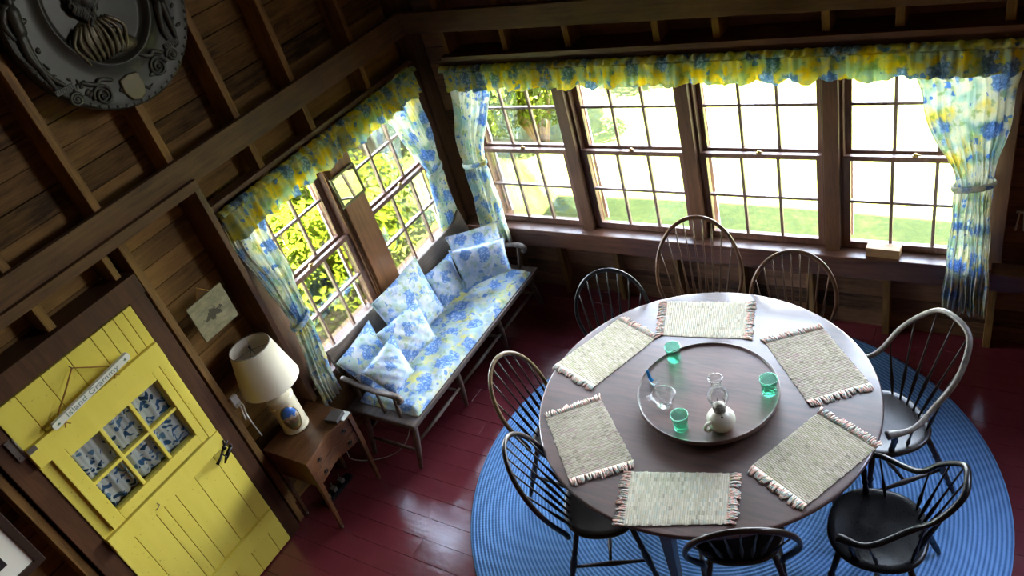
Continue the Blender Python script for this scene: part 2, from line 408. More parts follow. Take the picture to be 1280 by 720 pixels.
def tag(o, label, cat, group=None):
    o['label'] = label; o['category'] = cat
    if group: o['group'] = group
    return o
def struct(o, label=None, cat=None):
    o['kind'] = 'structure'
    if label: o['label'] = label
    if cat: o['category'] = cat
    return o
def empty(name, loc=(0, 0, 0), rz=0.):
    o = bpy.data.objects.new(name, None); C.objects.link(o); o.location = loc; o.rotation_euler = (0, 0, rz)
    o.empty_display_size = .1; return o
def curve_text(name, text, size, mat, parent, mw, ext=.0015, sx=1., spacing=1.):
    cu = bpy.data.curves.new(name, 'FONT'); cu.body = text; cu.size = size; cu.extrude = ext
    cu.align_x = 'CENTER'; cu.align_y = 'CENTER'; cu.space_character = spacing
    o = bpy.data.objects.new(name, cu); C.objects.link(o); cu.materials.append(M[mat]); o.parent = parent
    bpy.context.view_layer.update()
    me = bpy.data.meshes.new_from_object(o); bpy.data.objects.remove(o)
    o = bpy.data.objects.new(name, me); C.objects.link(o); o.parent = parent
    o.matrix_local = mw @ Matrix.Diagonal((sx, 1, 1, 1)); return o
def lerp(a, b, t): return a+(b-a)*t
def catmull(Q, n=8):
    Q = [V(q) for q in Q]; E = [2*Q[0]-Q[1]]+Q+[2*Q[-1]-Q[-2]]; out = []
    for i in range(1, len(E)-2):
        p0, p1, p2, p3 = E[i-1:i+3]
        for k in range(n):
            t = k/n
            out.append(.5*(2*p1+(p2-p0)*t+(2*p0-5*p1+4*p2-p3)*t*t+(3*p1-p0-3*p2+p3)*t**3))
    out.append(E[-2]); return out

# ------------------------------------------------------------------ room shell
XR, YR, ZC = 7.2, -8.2, 5.2            # right wall, rear wall, ceiling
BH = .128
def sheath_left():
    m = MB(); z = 0.
    while z < ZC:
        z1 = min(z+BH, ZC); j = random.uniform(-.004, .004)
        spans = [(YR, .25)]
        if z1 > .74 and z < 2.06: spans = [(YR, -2.04), (-.10, .25)]
        for a, b in spans: m.box(-.14, -.10+j, a, b, z, z1-.005)
        if z1 > .74 and z < .74: m.box(-.14, -.10+j, -2.04, -.10, z, .74)
        if z1 > 2.06 and z < 2.06: m.box(-.14, -.10+j, -2.04, -.10, 2.06, z1-.005)
        z = z1
    m.box(-.18, -.14, YR, .25, 0, .74); m.box(-.18, -.14, YR, .25, 2.06, ZC)
    m.box(-.18, -.14, YR, -2.04, .74, 2.06); m.box(-.18, -.14, -.10, .25, .74, 2.06)
    return m.build('wall_left', 'board_l')
struct(sheath_left(), 'brown horizontal board wall behind the yellow door and wooden bench', 'wall')
def sheath_back():
    m = MB(); z = 0.
    while z < ZC:
        z1 = min(z+BH, ZC); j = random.uniform(-.004, .004)
        spans = [(-.10, XR)]
        if z1 > .60 and z < 2.06: spans = [(-.10, .36), (3.83, XR)]
        if z1 > 2.8 and z < 3.8: spans = [(-.10, 4.7), (6.9, XR)]  # unseen high opening, added to bring more daylight onto the left wall
        for a, b in spans: m.box(a, b, .12+j, .16, z, z1-.005)
        if z1 > .60 and z < .60: m.box(.36, 3.83, .12+j, .16, z, .60)
        if z1 > 2.06 and z < 2.06: m.box(.36, 3.83, .12+j, .16, 2.06, z1-.005)
        z = z1
    m.box(-.10, XR, .16, .2, 0, .60); m.box(-.10, XR, .16, .2, 2.06, 2.75); m.box(-.10, 4.7, .16, .2, 2.75, 3.84); m.box(6.9, XR, .16, .2, 2.75, 3.84); m.box(-.10, XR, .16, .2, 3.84, ZC)
    m.box(5.76, 5.84, .1, .2, 2.7, 3.9)  # centre post of the added opening
    m.box(-.10, .36, .16, .2, .60, 2.06); m.box(3.83, XR, .16, .2, .60, 2.06)
    return m.build('wall_back', 'board_b')
struct(sheath_back(), 'brown horizontal board wall around the row of four windows', 'wall')
struct(MB().box(XR, XR+.1, YR, .2, 0, ZC).build('wall_right', 'board_l'), 'brown board wall at the right end of the room', 'wall')
struct(MB().box(-.18, XR+.1, YR-.1, YR, 0, ZC).build('wall_rear', 'board_b'), 'brown board wall behind the camera', 'wall')
struct(MB().box(-.5, XR+.5, YR-.5, .5, ZC, ZC+.12).build('ceiling', 'ceiling'), 'dark wooden ceiling high over the room', 'ceiling')
def floor():
    m = MB(); y = YR; k = 0
    while y < .16:
        y1 = y+.143; x = -.14-random.random()*2
        while x < XR:
            x1 = x+random.uniform(2.2, 3.6)
            a = [random.uniform(-.0012, .0012) for _ in range(4)]
            xa, xb = max(x, -.14), min(x1, XR)
            if xb > xa+.02:
                c = [(xa, y+.0007, a[0]), (xb-.002, y+.0007, a[1]), (xb-.002, y1-.0007, a[2]), (xa, y1-.0007, a[3])]
                m.add(c+[(p[0], p[1], -.03) for p in c], [(0, 1, 2, 3), (0, 4, 5, 1), (1, 5, 6, 2), (2, 6, 7, 3), (3, 7, 4, 0)])
            x = x1
        y = y1
    m.box(-.14, XR, YR, .16, -.06, -.03)
    return m.build('floor', 'floor', bevel=.0008, seg=1)
struct(floor(), 'glossy maroon painted plank floor', 'floor')

tn = [0]
def trim(mb, mat, label, bevel=.003):
    tn[0] += 1
    return struct(mb.build('trim_%d' % tn[0], mat, bevel=bevel), label, 'trim')
SW = .044
# left wall studs (full height where no window or door interrupts them)
for y, z0, top in ((-.58, 2.06, 1), (-1.175, 2.06, 1), (-1.66, 2.06, 1), (-2.17, 2.40, 1), (-2.65, 0, 1), (-3.16, 2.16, 1), (-3.75, 0, 1), (-4.3, 0, 1), (-4.85, 0, 1), (-5.4, 0, 1)):
    trim(MB().box(-.098, .06, y-SW/2, y+SW/2, z0, ZC), 'stud', 'rough upright wall stud on the left wall, %.1f metres from the room corner' % -y)
for y in (-.4, -1.1, -1.7): trim(MB().box(-.098, .04, y-SW/2, y+SW/2, 0, .70), 'stud', 'short stud below the left windows behind the bench, %.1f metres from the corner' % -y)
trim(MB().box(-.098, .06, -2.776, -2.741, 2.165, 2.35), 'stud', 'short stud between the door head and the header beam')
trim(MB().box(-.098, .02, -.02, .118, 0, ZC).box(-.02, .06, -.03, .118, 0, ZC), 'trim_z', 'dark corner post where the two board walls meet')
# back wall studs
for i, x in enumerate((.385, .885, 1.37, 1.98, 2.35, 2.95, 3.31, 3.79, 4.3, 4.67, 6.95)):
    z0 = 2.15 if x < 3.8 else 0
    trim(MB().box(x-SW/2, x+SW/2, -.05, .118, z0, ZC), 'stud', 'rough upright stud on the window wall, %.2f metres from the corner' % x)
for x in (.40, .82, 1.325, 1.82, 2.32, 2.79, 3.27, 3.86):
    trim(MB().box(x-SW/2, x+SW/2, .034, .118, 0, .57 if x < 3.8 else 2.1), 'stud', 'short stud under the window sill, %.2f metres from the corner' % x)
# girts and headers
trim(MB().box(.06, .10, YR, -.06, 2.36, 2.52), 'girt_l', 'long horizontal girt beam crossing the left wall above the windows')
g = MB(); A, B = (.06, 2.365, 2.515), (XR, 2.235, 2.38)
g.add([(A[0], y, z) for y in (-.10, -.05) for z in A[1:]]+[(B[0], y, z) for y in (-.10, -.05) for z in B[1:]],
      [(0, 1, 3, 2), (4, 6, 7, 5), (0, 4, 5, 1), (2, 3, 7, 6), (0, 2, 6, 4), (1, 5, 7, 3)])
trim(g, 'girt_b', 'long horizontal girt beam crossing the window wall near its top')
trim(MB().box(.06, .135, -5.4, -2.135, 2.335, 2.392), 'girt_l', 'header strip under the girt above the yellow door')
trim(MB().box(-.098, .132, -2.175, -2.137, .70, 2.335).box(-.098, .03, -2.175, -2.137, 0, .70), 'trim_z', 'upright board between the hanging print and the left window curtain')
trim(MB().box(-.02, .075, -2.12, -.12, 2.155, 2.185), 'trim_y', 'dusty ledge above the left window valance')
trim(MB().box(.36, 5.0, -.11, .118, 2.15, 2.185), 'trim_x', 'brown ledge above the long valance on the window wall')
trim(MB().box(.06, 4.2, -.12, -.0, .585, .705), 'trim_x', 'lower girt board under the window sill')
trim(MB().box(.07, 3.84, -.128, .03, .705, .745).box(.36, 3.83, .0, .03, .57, .705).box(.36, 3.83, .0, .16, .57, .598), 'trim_x', 'dark wooden window sill running under all four windows', .006)
trim(MB().box(-.14, .12, -2.12, -.05, .70, .745), 'trim_y', 'window sill behind the bench on the left wall', .006)
trim(MB().box(.30, .36, -.055, .14, .745, 2.15), 'trim_z', 'casing board at the corner end of the window row')
trim(MB().box(3.80, 3.88, -.055, .14, .745, 2.15), 'trim_z', 'casing board at the far right end of the window row')
trim(MB().box(-.12, .06, -2.10, -2.02, .745, 2.155), 'trim_z', 'casing board beside the left window next to the lamp')
trim(MB().box(-.12, .06, -.14, -.06, .745, 2.155), 'trim_z', 'casing board beside the left window next to the corner')
for i, x in enumerate((1.2125, 2.09, 2.965)):
    m = MB().box(x-.043, x+.043, -.065, .14, .745, 2.15)
    m.box(x-.062, x-.05, -.02, .10, .745, 2.15).box(x+.05, x+.062, -.02, .10, .745, 2.15)
    trim(m, 'trim_z', 'upright post between %s windows of the row, counted from the corner' % ('first and second', 'second and third', 'third and fourth')[i])
m = MB().box(-.12, .06, -1.20, -.99, .745, 2.155).box(-.06, .035, -1.238, -1.225, .745, 2.155).box(-.06, .035, -1.215, -1.205, .745, 2.155)
trim(m, 'postboard', 'wide brown post between the two left windows, behind the small mirror')

trim(MB().box(.30, 3.88, -.076, .02, 2.055, 2.15), 'trim_x', 'brown head board behind the long valance on the window wall')
# ------------------------------------------------------------------ windows
wn = [0]
def window(label, frame, a0, a1, storm=False):
    """frame(a, d, z) -> world point; a along the wall, d outward depth"""
    wn[0] += 1
    root = empty('window_%d' % wn[0], frame((a0+a1)/2, 0, .745)); struct(root, label, 'window'); L = root.location
    def bx(m, a, b, d0, d1, z0, z1):
        p, q = frame(a, d0, z0), frame(b, d1, z1)
        m.box(min(p[0], q[0]), max(p[0], q[0]), min(p[1], q[1]), max(p[1], q[1]), z0, z1)
    st = .045
    def sash(name, d, z0, z1, zm, tb, bb):
        m = MB(); o0, o1 = a0-st, a1+st
        bx(m, o0, a0, d-.018, d+.018, z0, z1); bx(m, a1, o1, d-.018, d+.018, z0, z1)
        bx(m, a0, a1, d-.018, d+.018, z1-tb, z1); bx(m, a0, a1, d-.018, d+.018, z0, z0+bb)
        s = m.build(name, 'sash', root, bevel=.003, loc=L); s.location = (0, 0, 0)
        mu = MB(); w = (a1-a0)/3
        for k in (1, 2): bx(mu, a0+w*k-.009, a0+w*k+.009, d-.013, d+.013, z0+bb, z1-tb)
        bx(mu, a0, a1, d-.012, d+.012, zm-.009, zm+.009)
        t = mu.build('muntin_bars', 'muntin', s, bevel=.003, loc=L); t.location = (0, 0, 0)
        p = MB(); bx(p, a0, a1, d+.003, d+.006, z0+bb, z1-tb)
        t = p.build('pane', 'pane', s, loc=L); t.location = (0, 0, 0)
        return s
    sash('upper_sash', .055, 1.375, 2.05, 1.708, .05, .04)
    lo = sash('lower_sash', 0., .747, 1.404, 1.085, .032, .045)
    k = MB(); c = frame((a0+a1)/2, -.005, 1.41); k.ellipsoid(c, (.018, .018, .007)).ellipsoid((c[0], c[1], c[2]+.008), (.012, .012, .007))
    h = frame((a0+a1)/2+.028, -.012, 1.416); k.tube([(c[0], c[1], c[2]+.008), h], .004, 6)
    t = k.build('sash_lock', 'brass', lo, loc=L); t.location = (0, 0, 0)
    fr = MB()
    bx(fr, a0-st-.012, a0-st, -.018, .1, .747, 2.06); bx(fr, a1+st, a1+st+.012, -.018, .1, .747, 2.06)
    bx(fr, a0-st-.012, a1+st+.012, -.018, .1, 2.05, 2.062)
    t = fr.build('window_frame', 'sash', root, bevel=.002, loc=L); t.location = (0, 0, 0)
    so = MB()
    bx(so, a0-.03, a0-.005, .105, .12, .757, 2.05); bx(so, a1+.005, a1+.03, .105, .12, .757, 2.05)
    if storm: bx(so, a0-.03, a1+.03, .105, .12, 1.0, 1.02)
    t = so.build('storm_frame', 'stormwhite', root, loc=L); t.location = (0, 0, 0)
    return root
bw = lambda a, d, z: (a, d, z)
lw = lambda a, d, z: (-d, a, z)
for i, g0 in enumerate((.425, 1.31, 2.18, 3.06)):
    window('six over six sash window, %s' % ('first of the back row, beside the room corner', 'second of the back row from the corner', 'third of the back row, behind the tall brown chair', 'last of the back row, above the small wooden box')[i], bw, g0, g0+.69)
window('left wall sash window between the table lamp curtain and the small mirror', lw, -1.975, -1.285, True)
window('left wall sash window between the small mirror and the room corner', lw, -.955, -.225, True)

# ------------------------------------------------------------------ yellow door
def door():
    D = empty('door_1', (.06, -3.20, .012))
    struct(D, 'yellow plank door with six curtained panes and a hanging sign', 'door'); L = D.location
    def put(m, name, mat='yellow', parent=D, bevel=.003):
        o = m.build(name, mat, parent, bevel=bevel, loc=L); o.location = (0, 0, 0); return o
    y0, y1 = -3.608, -2.802
    seams = [y0, -3.483, -3.345, -3.202, -3.058, -2.984, -2.916, -2.857, y1]
    m = MB()
    for a, b in zip(seams, seams[1:]):
        m.box(.05, .098, a+.0012, b-.0012, 1.66, 2.03)
    put(m, 'upper_planks')
    m = MB()
    for a, b in zip([y0, -3.493, -3.342, -3.285, -3.201, -3.062, -2.907], [-3.493, -3.342, -3.285, -3.201, -3.062, -2.907, y1]):
        m.box(.05, .098, a+.0012, b-.0012, .012, 1.08)
    put(m, 'lower_planks')
    m = MB().box(.05, .098, y0, -3.475, 1.05, 1.68).box(.05, .098, -2.925, y1, 1.05, 1.68)
    put(m, 'side_planks')
    put(MB().box(.098, .126, y0, -2.81, 1.662, 1.785), 'top_rail')
    put(MB().box(.098, .126, y0, -2.81, .975, 1.085), 'lock_rail')
    put(MB().box(.098, .122, y0+.02, -2.815, .225, .345), 'bottom_rail')
    put(MB().box(.098, .118, -2.868, -2.815, 1.085, 1.662), 'side_batten')
    m = MB().box(.07, .120, -3.548, -3.475, 1.095, 1.672).box(.07, .120, -2.92, -2.872, 1.095, 1.672).box(.07, .120, -3.475, -2.92, 1.605, 1.664).box(.07, .120, -3.475, -2.92, 1.098, 1.168)
    sf = put(m, 'window_frame')
    m = MB()
    for k in (1, 2): y = lerp(-3.475, -2.92, k/3); m.box(.072, .112, y-.010, y+.010, 1.168, 1.605)
    m.box(.073, .111, -3.475, -2.92, 1.376, 1.396)
    put(m, 'muntin_bars', 'yellow', sf)
    m = MB(); m.box(.090, .093, -3.475, -2.92, 1.168, 1.605); put(m, 'pane', 'pane', sf, 0)
    # latch
    h = MB(); h.tube([(.128, -2.795, .985), (.128, -2.86, .955)], .007, 8).tube([(.13, -2.86, .955), (.15, -2.90, .945), (.155, -2.935, .935)], [.006, .007, .011], 8)
    h.ellipsoid((.13, -2.835, .965), (.012, .016, .016)).tube([(.128, -2.815, 1.01), (.13, -2.83, .97)], .006, 8)
    h.tube([(.13, -2.87, .95), (.165, -2.868, .93), (.13, -2.862, .90)], .004, 6)
    h.tube([(.128, -2.798, .935), (.13, -2.85, .91), (.128, -2.885, .88)], [.012, .013, .004], 8)
    h.ellipsoid((.13, -2.80, .94), (.01, .012, .016))
    put(h, 'latch', 'iron', D, 0)
    h = MB().obox((.1035, -3.635, 1.815), (.0025, 0, 0), (0, .013, 0), (0, 0, .065)).tube([(.108, -3.613, 1.755), (.108, -3.613, 1.875)], .006, 8).box(.126, .129, -3.605, -3.56, 1.76, 1.79)
    for zz in (1.77, 1.815, 1.86): h.ellipsoid((.107, -3.638, zz), (.003, .004, .004))
    put(h, 'hinge', 'pewter', D, 0)
    hk = MB().tube([(.128, -3.31, 1.03), (.15, -3.31, 1.028), (.152, -3.33, 1.02), (.14, -3.34, 1.012)], .003, 6); put(hk, 'small_hook', 'pewter', D, 0)
    # casing
    c = MB().box(-.095, .09, -3.715, -3.612, 0, 2.035).box(-.095, .09, -2.798, -2.70, 0, 2.035).box(-.095, .092, -3.72, -2.69, 2.035, 2.155)
    t = struct(c.build('trim_%d' % 99, 'doortrim', bevel=.003), 'dark brown casing around the yellow door', 'trim')
    # curtain behind the panes
    def fn(u, v):
        y = lerp(-3.464, -2.932, u); return (.0575+.008*math.sin(u*46+math.sin(v*5))+.004*math.sin(u*97), y, lerp(1.17, 1.604, v))
    o = MB().grid(fn, 90, 8).build('door_curtain', 'leafcurtain', None, solid=.002, loc=(.055, -3.2, 1.39))
    tag(o, 'white curtain with blue leaf print behind the yellow door panes', 'curtain')
door()
struct(MB().box(-.095, .08, -3.612, -2.798, 0, .011).build('trim_98', 'doortrim'), 'dark threshold under the yellow door', 'trim')

# hanging sign
def sign():
    a, b = V((.15, -3.462, 1.806)), V((.15, -2.975, 1.850))
    ctr = (a+b)/2; ex = (b-a).normalized(); ez = V((0.30, -ex.z, 1)).normalized(); ez = (ez-ex*ez.dot(ex)).normalized(); nn = ex.cross(ez)
    if nn.x < 0: nn = -nn
    R_ = empty('hanging_sign', ctr); tag(R_, 'narrow white wooden sign with rope hanger and lettering on yellow door', 'sign')
    half = (b-a).length/2; poly = []
    for sx, sz, st in ((1, 1, 0), (-1, 1, PI/2), (-1, -1, PI), (1, -1, 1.5*PI)):
        for k in range(5):
            an = st+PI/2*k/4; poly.append((sx*(half-.014)+.014*math.cos(an), sz*(.024-.014)+.014*math.sin(an)))
    m = MB(); vs = [ex*p+ez*q+nn*h for h in (-.009, .009) for p, q in poly]; n = len(poly)
    m.add(vs, [tuple(range(n))[::-1], tuple(range(n, 2*n))]+[(i, (i+1) % n, n+(i+1) % n, n+i) for i in range(n)])
    m.build('board', 'greywhite', R_, bevel=.002)
    rot = Matrix((ex, ez, nn)).transposed().to_4x4()
    curve_text('lettering', 'Island Grammy', .050, 'letter', R_, Matrix.Translation(nn*.0095+ez*.002) @ rot, .0006, 1.02, 1.06)
    for s in (-1, 1):
        st = MB(); pts = []
        for k in range(10):
            r = .0115 if k % 2 == 0 else .0048; an = PI/2+k*PI/5; pts.append(ex*(s*(half-.032)+r*math.cos(an))+ez*r*math.sin(an))
        st.add([p+nn*.0095 for p in pts]+[p+nn*.0105 for p in pts]+[nn*.0105+ex*(s*(half-.032))], [(i, (i+1) % 10, 10+(i+1) % 10, 10+i) for i in range(10)]+[(10+i, 10+(i+1) % 10, 20) for i in range(10)])
        st.build('star', 'star', R_)
    top = V((.125, -3.22, 1.975))-ctr
    r = MB(); l0, r0 = ex*-.185+ez*.024, ex*.135+ez*.024
    r.tube([l0-ez*.056-nn*.013, l0+ez*.003-nn*.013, lerp(l0, top, .5)-nn*.004, top, lerp(r0, top, .5)-nn*.004, r0+ez*.003-nn*.013, r0-ez*.056-nn*.013], .0042, 7)
    for p in (l0, r0):
        e = p-ez*.060-nn*.006
        r.ellipsoid(e, (.009, .011, .009)); r.tube([e, e+V((.012, -.016, -.018))], .003, 5).tube([e, e+V((.012, .014, -.02))], .003, 5)
    r.build('rope', 'rope', R_)
    MB().tube([top-nn*.02, top+nn*.006], .003, 6).build('nail', 'pewter', R_)
sign()

# ------------------------------------------------------------------ curtains and valances
def fold(u, seed): return math.sin(u*2*PI*9+seed)*.6+math.sin(u*2*PI*15+seed*2.3)*.35+math.sin(u*2*PI*4+seed*.7)*.5
def curtain(label, fr, keys, depth, tie_t, seed, group='tied back floral curtains', front=.06, extra=.055):
    """keys: (z, a0, a1) from top to bottom; fr(a, d, z) with d into the room"""
    zs = [k[0] for k in keys]
    def at(z):
        for (za, a0, a1), (zb, b0, b1) in zip(keys, keys[1:]):
            if zb <= z <= za:
                t = (za-z)/(za-zb); t = t*t*(3-2*t); return lerp(a0, b0, t), lerp(a1, b1, t)
        return keys[-1][1:]
    top, bot = zs[0], zs[-1]; zt = zs[tie_t]
    cx = sum(keys[tie_t][1:])/2
    root = empty('curtain', fr(cx, 0, bot)); tag(root, label, 'curtain', group); L = root.location
    def fn(u, v):
        z = lerp(top, bot, v); a0, a1 = at(z)
        w = (a1-a0); g = min(1., .26/max(w, .05))
        amp = .010+.014*g
        if abs(z-zt) < .05: amp *= .55
        k = min(1, max(0, (1.95-z)/.4)); k = k*k*(3-2*k)
        d = front-.03+(.025+extra)*k+amp*(.55+.45*k)*fold(u, seed)+.03*math.exp(-((z-zt)/.25)**2)
        hem = .012*math.sin(u*2*PI*5+seed) if v > .98 else 0
        return fr(lerp(a0, a1, u)+.004*math.sin(z*19+u*8), d, z+hem)
    m = MB().grid(fn, 110, 44); o = m.build('panel', 'curtain', root, solid=.0018, loc=L); o.location = (0, 0, 0)
    a0, a1 = keys[tie_t][1:]; pts = []
    for k in range(24):
        an = 2*PI*k/24; rx = (a1-a0)/2+.012
        pts.append(fr((a0+a1)/2+rx*math.cos(an), front+extra+.028+.045*math.sin(an), zt+.02*math.cos(an)))
    t = MB().tube(pts, .013, 8, True, (.5, 1.5)).build('tieback', 'curtain', root, loc=L); t.location = (0, 0, 0)
    s = 1 if tie_t else 1
    return root
fb = lambda a, d, z: (a, -.06-d, z)
fl = lambda a, d, z: (.06+d, a, z)
curtain('tied floral curtain at the corner end of the back window row', fb, [(2.06, .35, .72), (1.38, .345, .545), (.64, .285, .535)], .05, 1, 1.2)
curtain('tied floral curtain hanging at the right end of the back windows', fb, [(2.06, 3.36, 3.87), (1.80, 3.44, 3.855), (1.35, 3.625, 3.80), (.43, 3.605, 3.84)], .05, 2, 4.1)
curtain('tied floral curtain hanging beside the table lamp and bench end', fl, [(2.06, -2.11, -1.80), (1.80, -2.11, -1.87), (1.29, -2.08, -1.94), (.62, -2.13, -1.975)], .05, 2, 2.6, front=.05)
curtain('tied floral curtain on the left window next to the corner, behind bench', fl, [(2.06, -.62, -.14), (1.8, -.50, -.15), (1.38, -.385, -.24), (.86, -.41, -.20)], .05, 2, 5.3, front=.045, extra=.0)

def valance(label, fr, a0, a1, z0, z1, seed, front=.098):
    n = int((a1-a0)*95); L0 = fr((a0+a1)/2, 0, z0)
    root = empty('valance', L0); tag(root, label, 'valance'); L = root.location
    rnd = random.Random(seed); ph = [rnd.uniform(0, 6.28) for _ in range(8)]
    def g(a):
        return (math.sin(a*38+ph[0]+1.5*math.sin(a*5+ph[1]))*.6+math.sin(a*67+ph[2]+math.sin(a*9))*.35+math.sin(a*17+ph[3])*.4)
    def fn(u, v):
        a = lerp(a0, a1, u); z = lerp(z1, z0, v)
        d = front+(.009+.026*v)*g(a)+.006*math.sin(a*131+ph[7])+.018*v
        z += .009*v**3*math.sin(a*38+ph[0]+.8)+.006*v*math.sin(a*23+ph[5])
        endc = min(1, min(u, 1-u)*(a1-a0)/.05)
        return fr(a, d*endc+(.03)*(1-endc), z)
    sk = MB().grid(fn, n, 14).build('skirt', 'valance', root, solid=.0018, loc=L); sk.location = (0, 0, 0)
    def hd(u, v):
        a = lerp(a0, a1, u); q = math.sin(a*120+ph[4])*.6+math.sin(a*77+ph[6]+2*math.sin(a*11))*.7
        an = v*PI*1.15
        z = z1+.031*math.sin(an*.9)+.009*q*math.sin(an)-.004
        d = front-.035+.032*math.cos(an)+.012*q*math.sin(an)
        return fr(a, d, z)
    h = MB().grid(hd, int(n*1.6), 7).build('ruffle', 'valance', root, solid=.0018, loc=L); h.location = (0, 0, 0)
    r = MB().tube([fr(a0+.01, front-.03, z1-.012), fr(a1-.01, front-.03, z1-.012)], .008, 8).build('rod', 'brass', root, loc=L); r.location = (0, 0, 0)
valance('long gathered yellow and blue valance over the four back windows', fb, .335, 3.875, 1.955, 2.092, 3)
valance('gathered yellow and blue valance over the two left windows', fl, -2.10, -.14, 1.955, 2.118, 8, .08)

# ------------------------------------------------------------------ braided rug, table, tray
o = MB().lathe([(1.50, .0), (1.53, .003), (1.532, .008), (1.522, .0125), (.9, .0125), (.3, .0125), (.01, .0125)], 128).build('rug', 'rug', loc=None)
o.location = (2.574, -1.503, 0.0015)
tag(o, 'large round blue braided rug under the dining table', 'rug')
TX, TY = 2.574, -1.503
T = empty('dining_table', (TX, TY, .0145)); tag(T, 'large round dark wood dining table in the middle of the rug', 'table')
MB().lathe([(.88, .696), (.905, .700), (.915, .712), (.915, .722), (.909, .728), (.905, .7285), (.895, .7285), (.85, .7285), (.4, .7285), (.02, .7285)], 128).build('tabletop', 'table', T)
a = MB(); a.lathe([(.70, .61), (.715, .61), (.715, .697), (.70, .697)], 64, cap=False).lathe([(.70, .61), (.70, .697)], 64, cap=False)
a.build('apron', 'table', T)
for k in range(4):
    an = math.radians((-88, 2, 90, 172)[k]); rl = (.70, .70, .56, .70)[k]; x, y = rl*math.cos(an), rl*math.sin(an); m = MB()
    q = lambda s, z: [(x+i*s, y+j*s, z) for i, j in ((-1, -1), (1, -1), (1, 1), (-1, 1))]
    m.add(q(.023, 0)+q(.036, .56)+q(.036, .696), [(3, 2, 1, 0), (0, 1, 5, 4), (1, 2, 6, 5), (2, 3, 7, 6), (3, 0, 4, 7), (4, 5, 9, 8), (5, 6, 10, 9), (6, 7, 11, 10), (7, 4, 8, 11), (8, 9, 10, 11)])
    m.build('leg', 'table', T, bevel=.004)
TZ = .743
LS = empty('lazy_susan', (2.622, -1.512, TZ+.0006)); tag(LS, 'round dark wooden turntable tray at the middle of the table', 'lazy susan')
MB().lathe([(.02, 0.0360), (.3, 0.0360), (.372, 0.0370), (.378, 0.0420), (.378, 0.0680), (.3765, 0.0705), (.373, 0.0705), (.3715, 0.0680), (.3705, 0.0592), (.368, 0.0582), (.36, 0.0580), (.2, 0.0580), (.01, 0.0580)], 96).build('tray', 'tray', LS)
MB().lathe([(.22, 0), (.24, .004), (.24, .036), (.2, .036)], 48).build('base', 'darkbrown', LS)
LZ = TZ+.0592

# ------------------------------------------------------------------ placemats
def placemat(label, quad, mat, lift=0.):
    q = [V((x, y, 0)) for x, y in quad]; c = sum(q, V())/4
    # q order: s0a, s0b (one fringed end), s1b, s1a
    ax = ((q[2]+q[3])/2-(q[0]+q[1])/2); Lh = ax.length/2; ax.normalize()
    loc = V((c.x, c.y, TZ+.0005+lift)); rz = math.atan2(ax.y, ax.x)
    root = empty('placemat', loc, rz); tag(root, label, 'placemat', 'woven placemats around the dining table')
    inv = Matrix.Rotation(-rz, 3, 'Z'); p = [inv @ (x-c) for x in q]
    rows = 44; rnd = random.Random(len(label)*7)
    wob = [rnd.uniform(-.004, .004) for _ in range(rows+1)]
    def P(u, v): return (p[0]*(1-v)+p[1]*v)*(1-u)+(p[3]*(1-v)+p[2]*v)*u
    def fn(u, v):
        e = P(u, v); k = u*rows; s = abs(math.sin(k*PI))
        ed = 1 if (v == 0 or v == 1) else 0
        i = int(min(k, rows)); d = V((0, 1, 0))*(wob[i] if v in (0, 1) else 0)
        return (e.x, e.y+d.y, .0025+.0038*s*(1 if not ed else .3)+.0009*math.sin(v*140+i*2))
    m = MB().grid(fn, rows*4, 40)
    cs = [fn(0, 0), fn(1, 0), fn(1, 1), fn(0, 1)]
    m.add([(x, y, 0) for x, y, z in cs]+[(x, y, .0026) for x, y, z in cs], [(3, 2, 1, 0), (0, 1, 5, 4), (1, 2, 6, 5), (2, 3, 7, 6), (3, 0, 4, 7)])
    m.build('weave', mat, root)
    for end in (0, 1):
        f = MB(); n = 30
        for k in range(n):
            v = (k+.5)/n; b = P(end, v); s = -1 if end == 0 else 1
            ln = rnd.uniform(.034, .052); sw = rnd.uniform(-.012, .012)
            for st in range(2):
                o = rnd.uniform(-.004, .004)
                f.tube([(b.x-s*.006, b.y+o, .004), (b.x+s*ln*.4, b.y+o+sw*.4, .007+rnd.uniform(0, .004)), (b.x+s*ln*.8, b.y+o*2+sw, .005), (b.x+s*ln, b.y+o*2+sw*1.2, .003)], [.0038, .0042, .0036, .002], 5)
        f.build('fringe', 'fringe', root)
placemat('woven placemat nearest the back windows, before the tall brown chair', [(2.104, -.767), (2.197, -1.084), (2.673, -1.005), (2.600, -.672)], 'weave_sage')
placemat('woven placemat on the table in front of the black bow-back chair', [(1.861, -1.0), (2.162, -1.125), (1.968, -1.594), (1.652, -1.476)], 'weave_green')
placemat('pinkish woven placemat at the right rear of the table by the windows', [(2.797, -1.016), (3.07, -.82), (3.385, -1.202), (3.118, -1.408)], 'weave_pink')
placemat('pinkish woven placemat at the left edge of the table', [(1.80, -1.904), (2.047, -1.682), (2.403, -2.044), (2.13, -2.259)], 'weave_pink')
placemat('woven placemat at the near edge of the table with table leg below', [(2.413, -2.112), (2.503, -2.428), (2.960, -2.258), (2.893, -1.971)], 'weave_sage')
placemat('green ribbed woven placemat in front of the black armchair', [(3.186, -1.47), (3.488, -1.621), (3.262, -2.049), (2.971, -1.897)], 'weave_green')

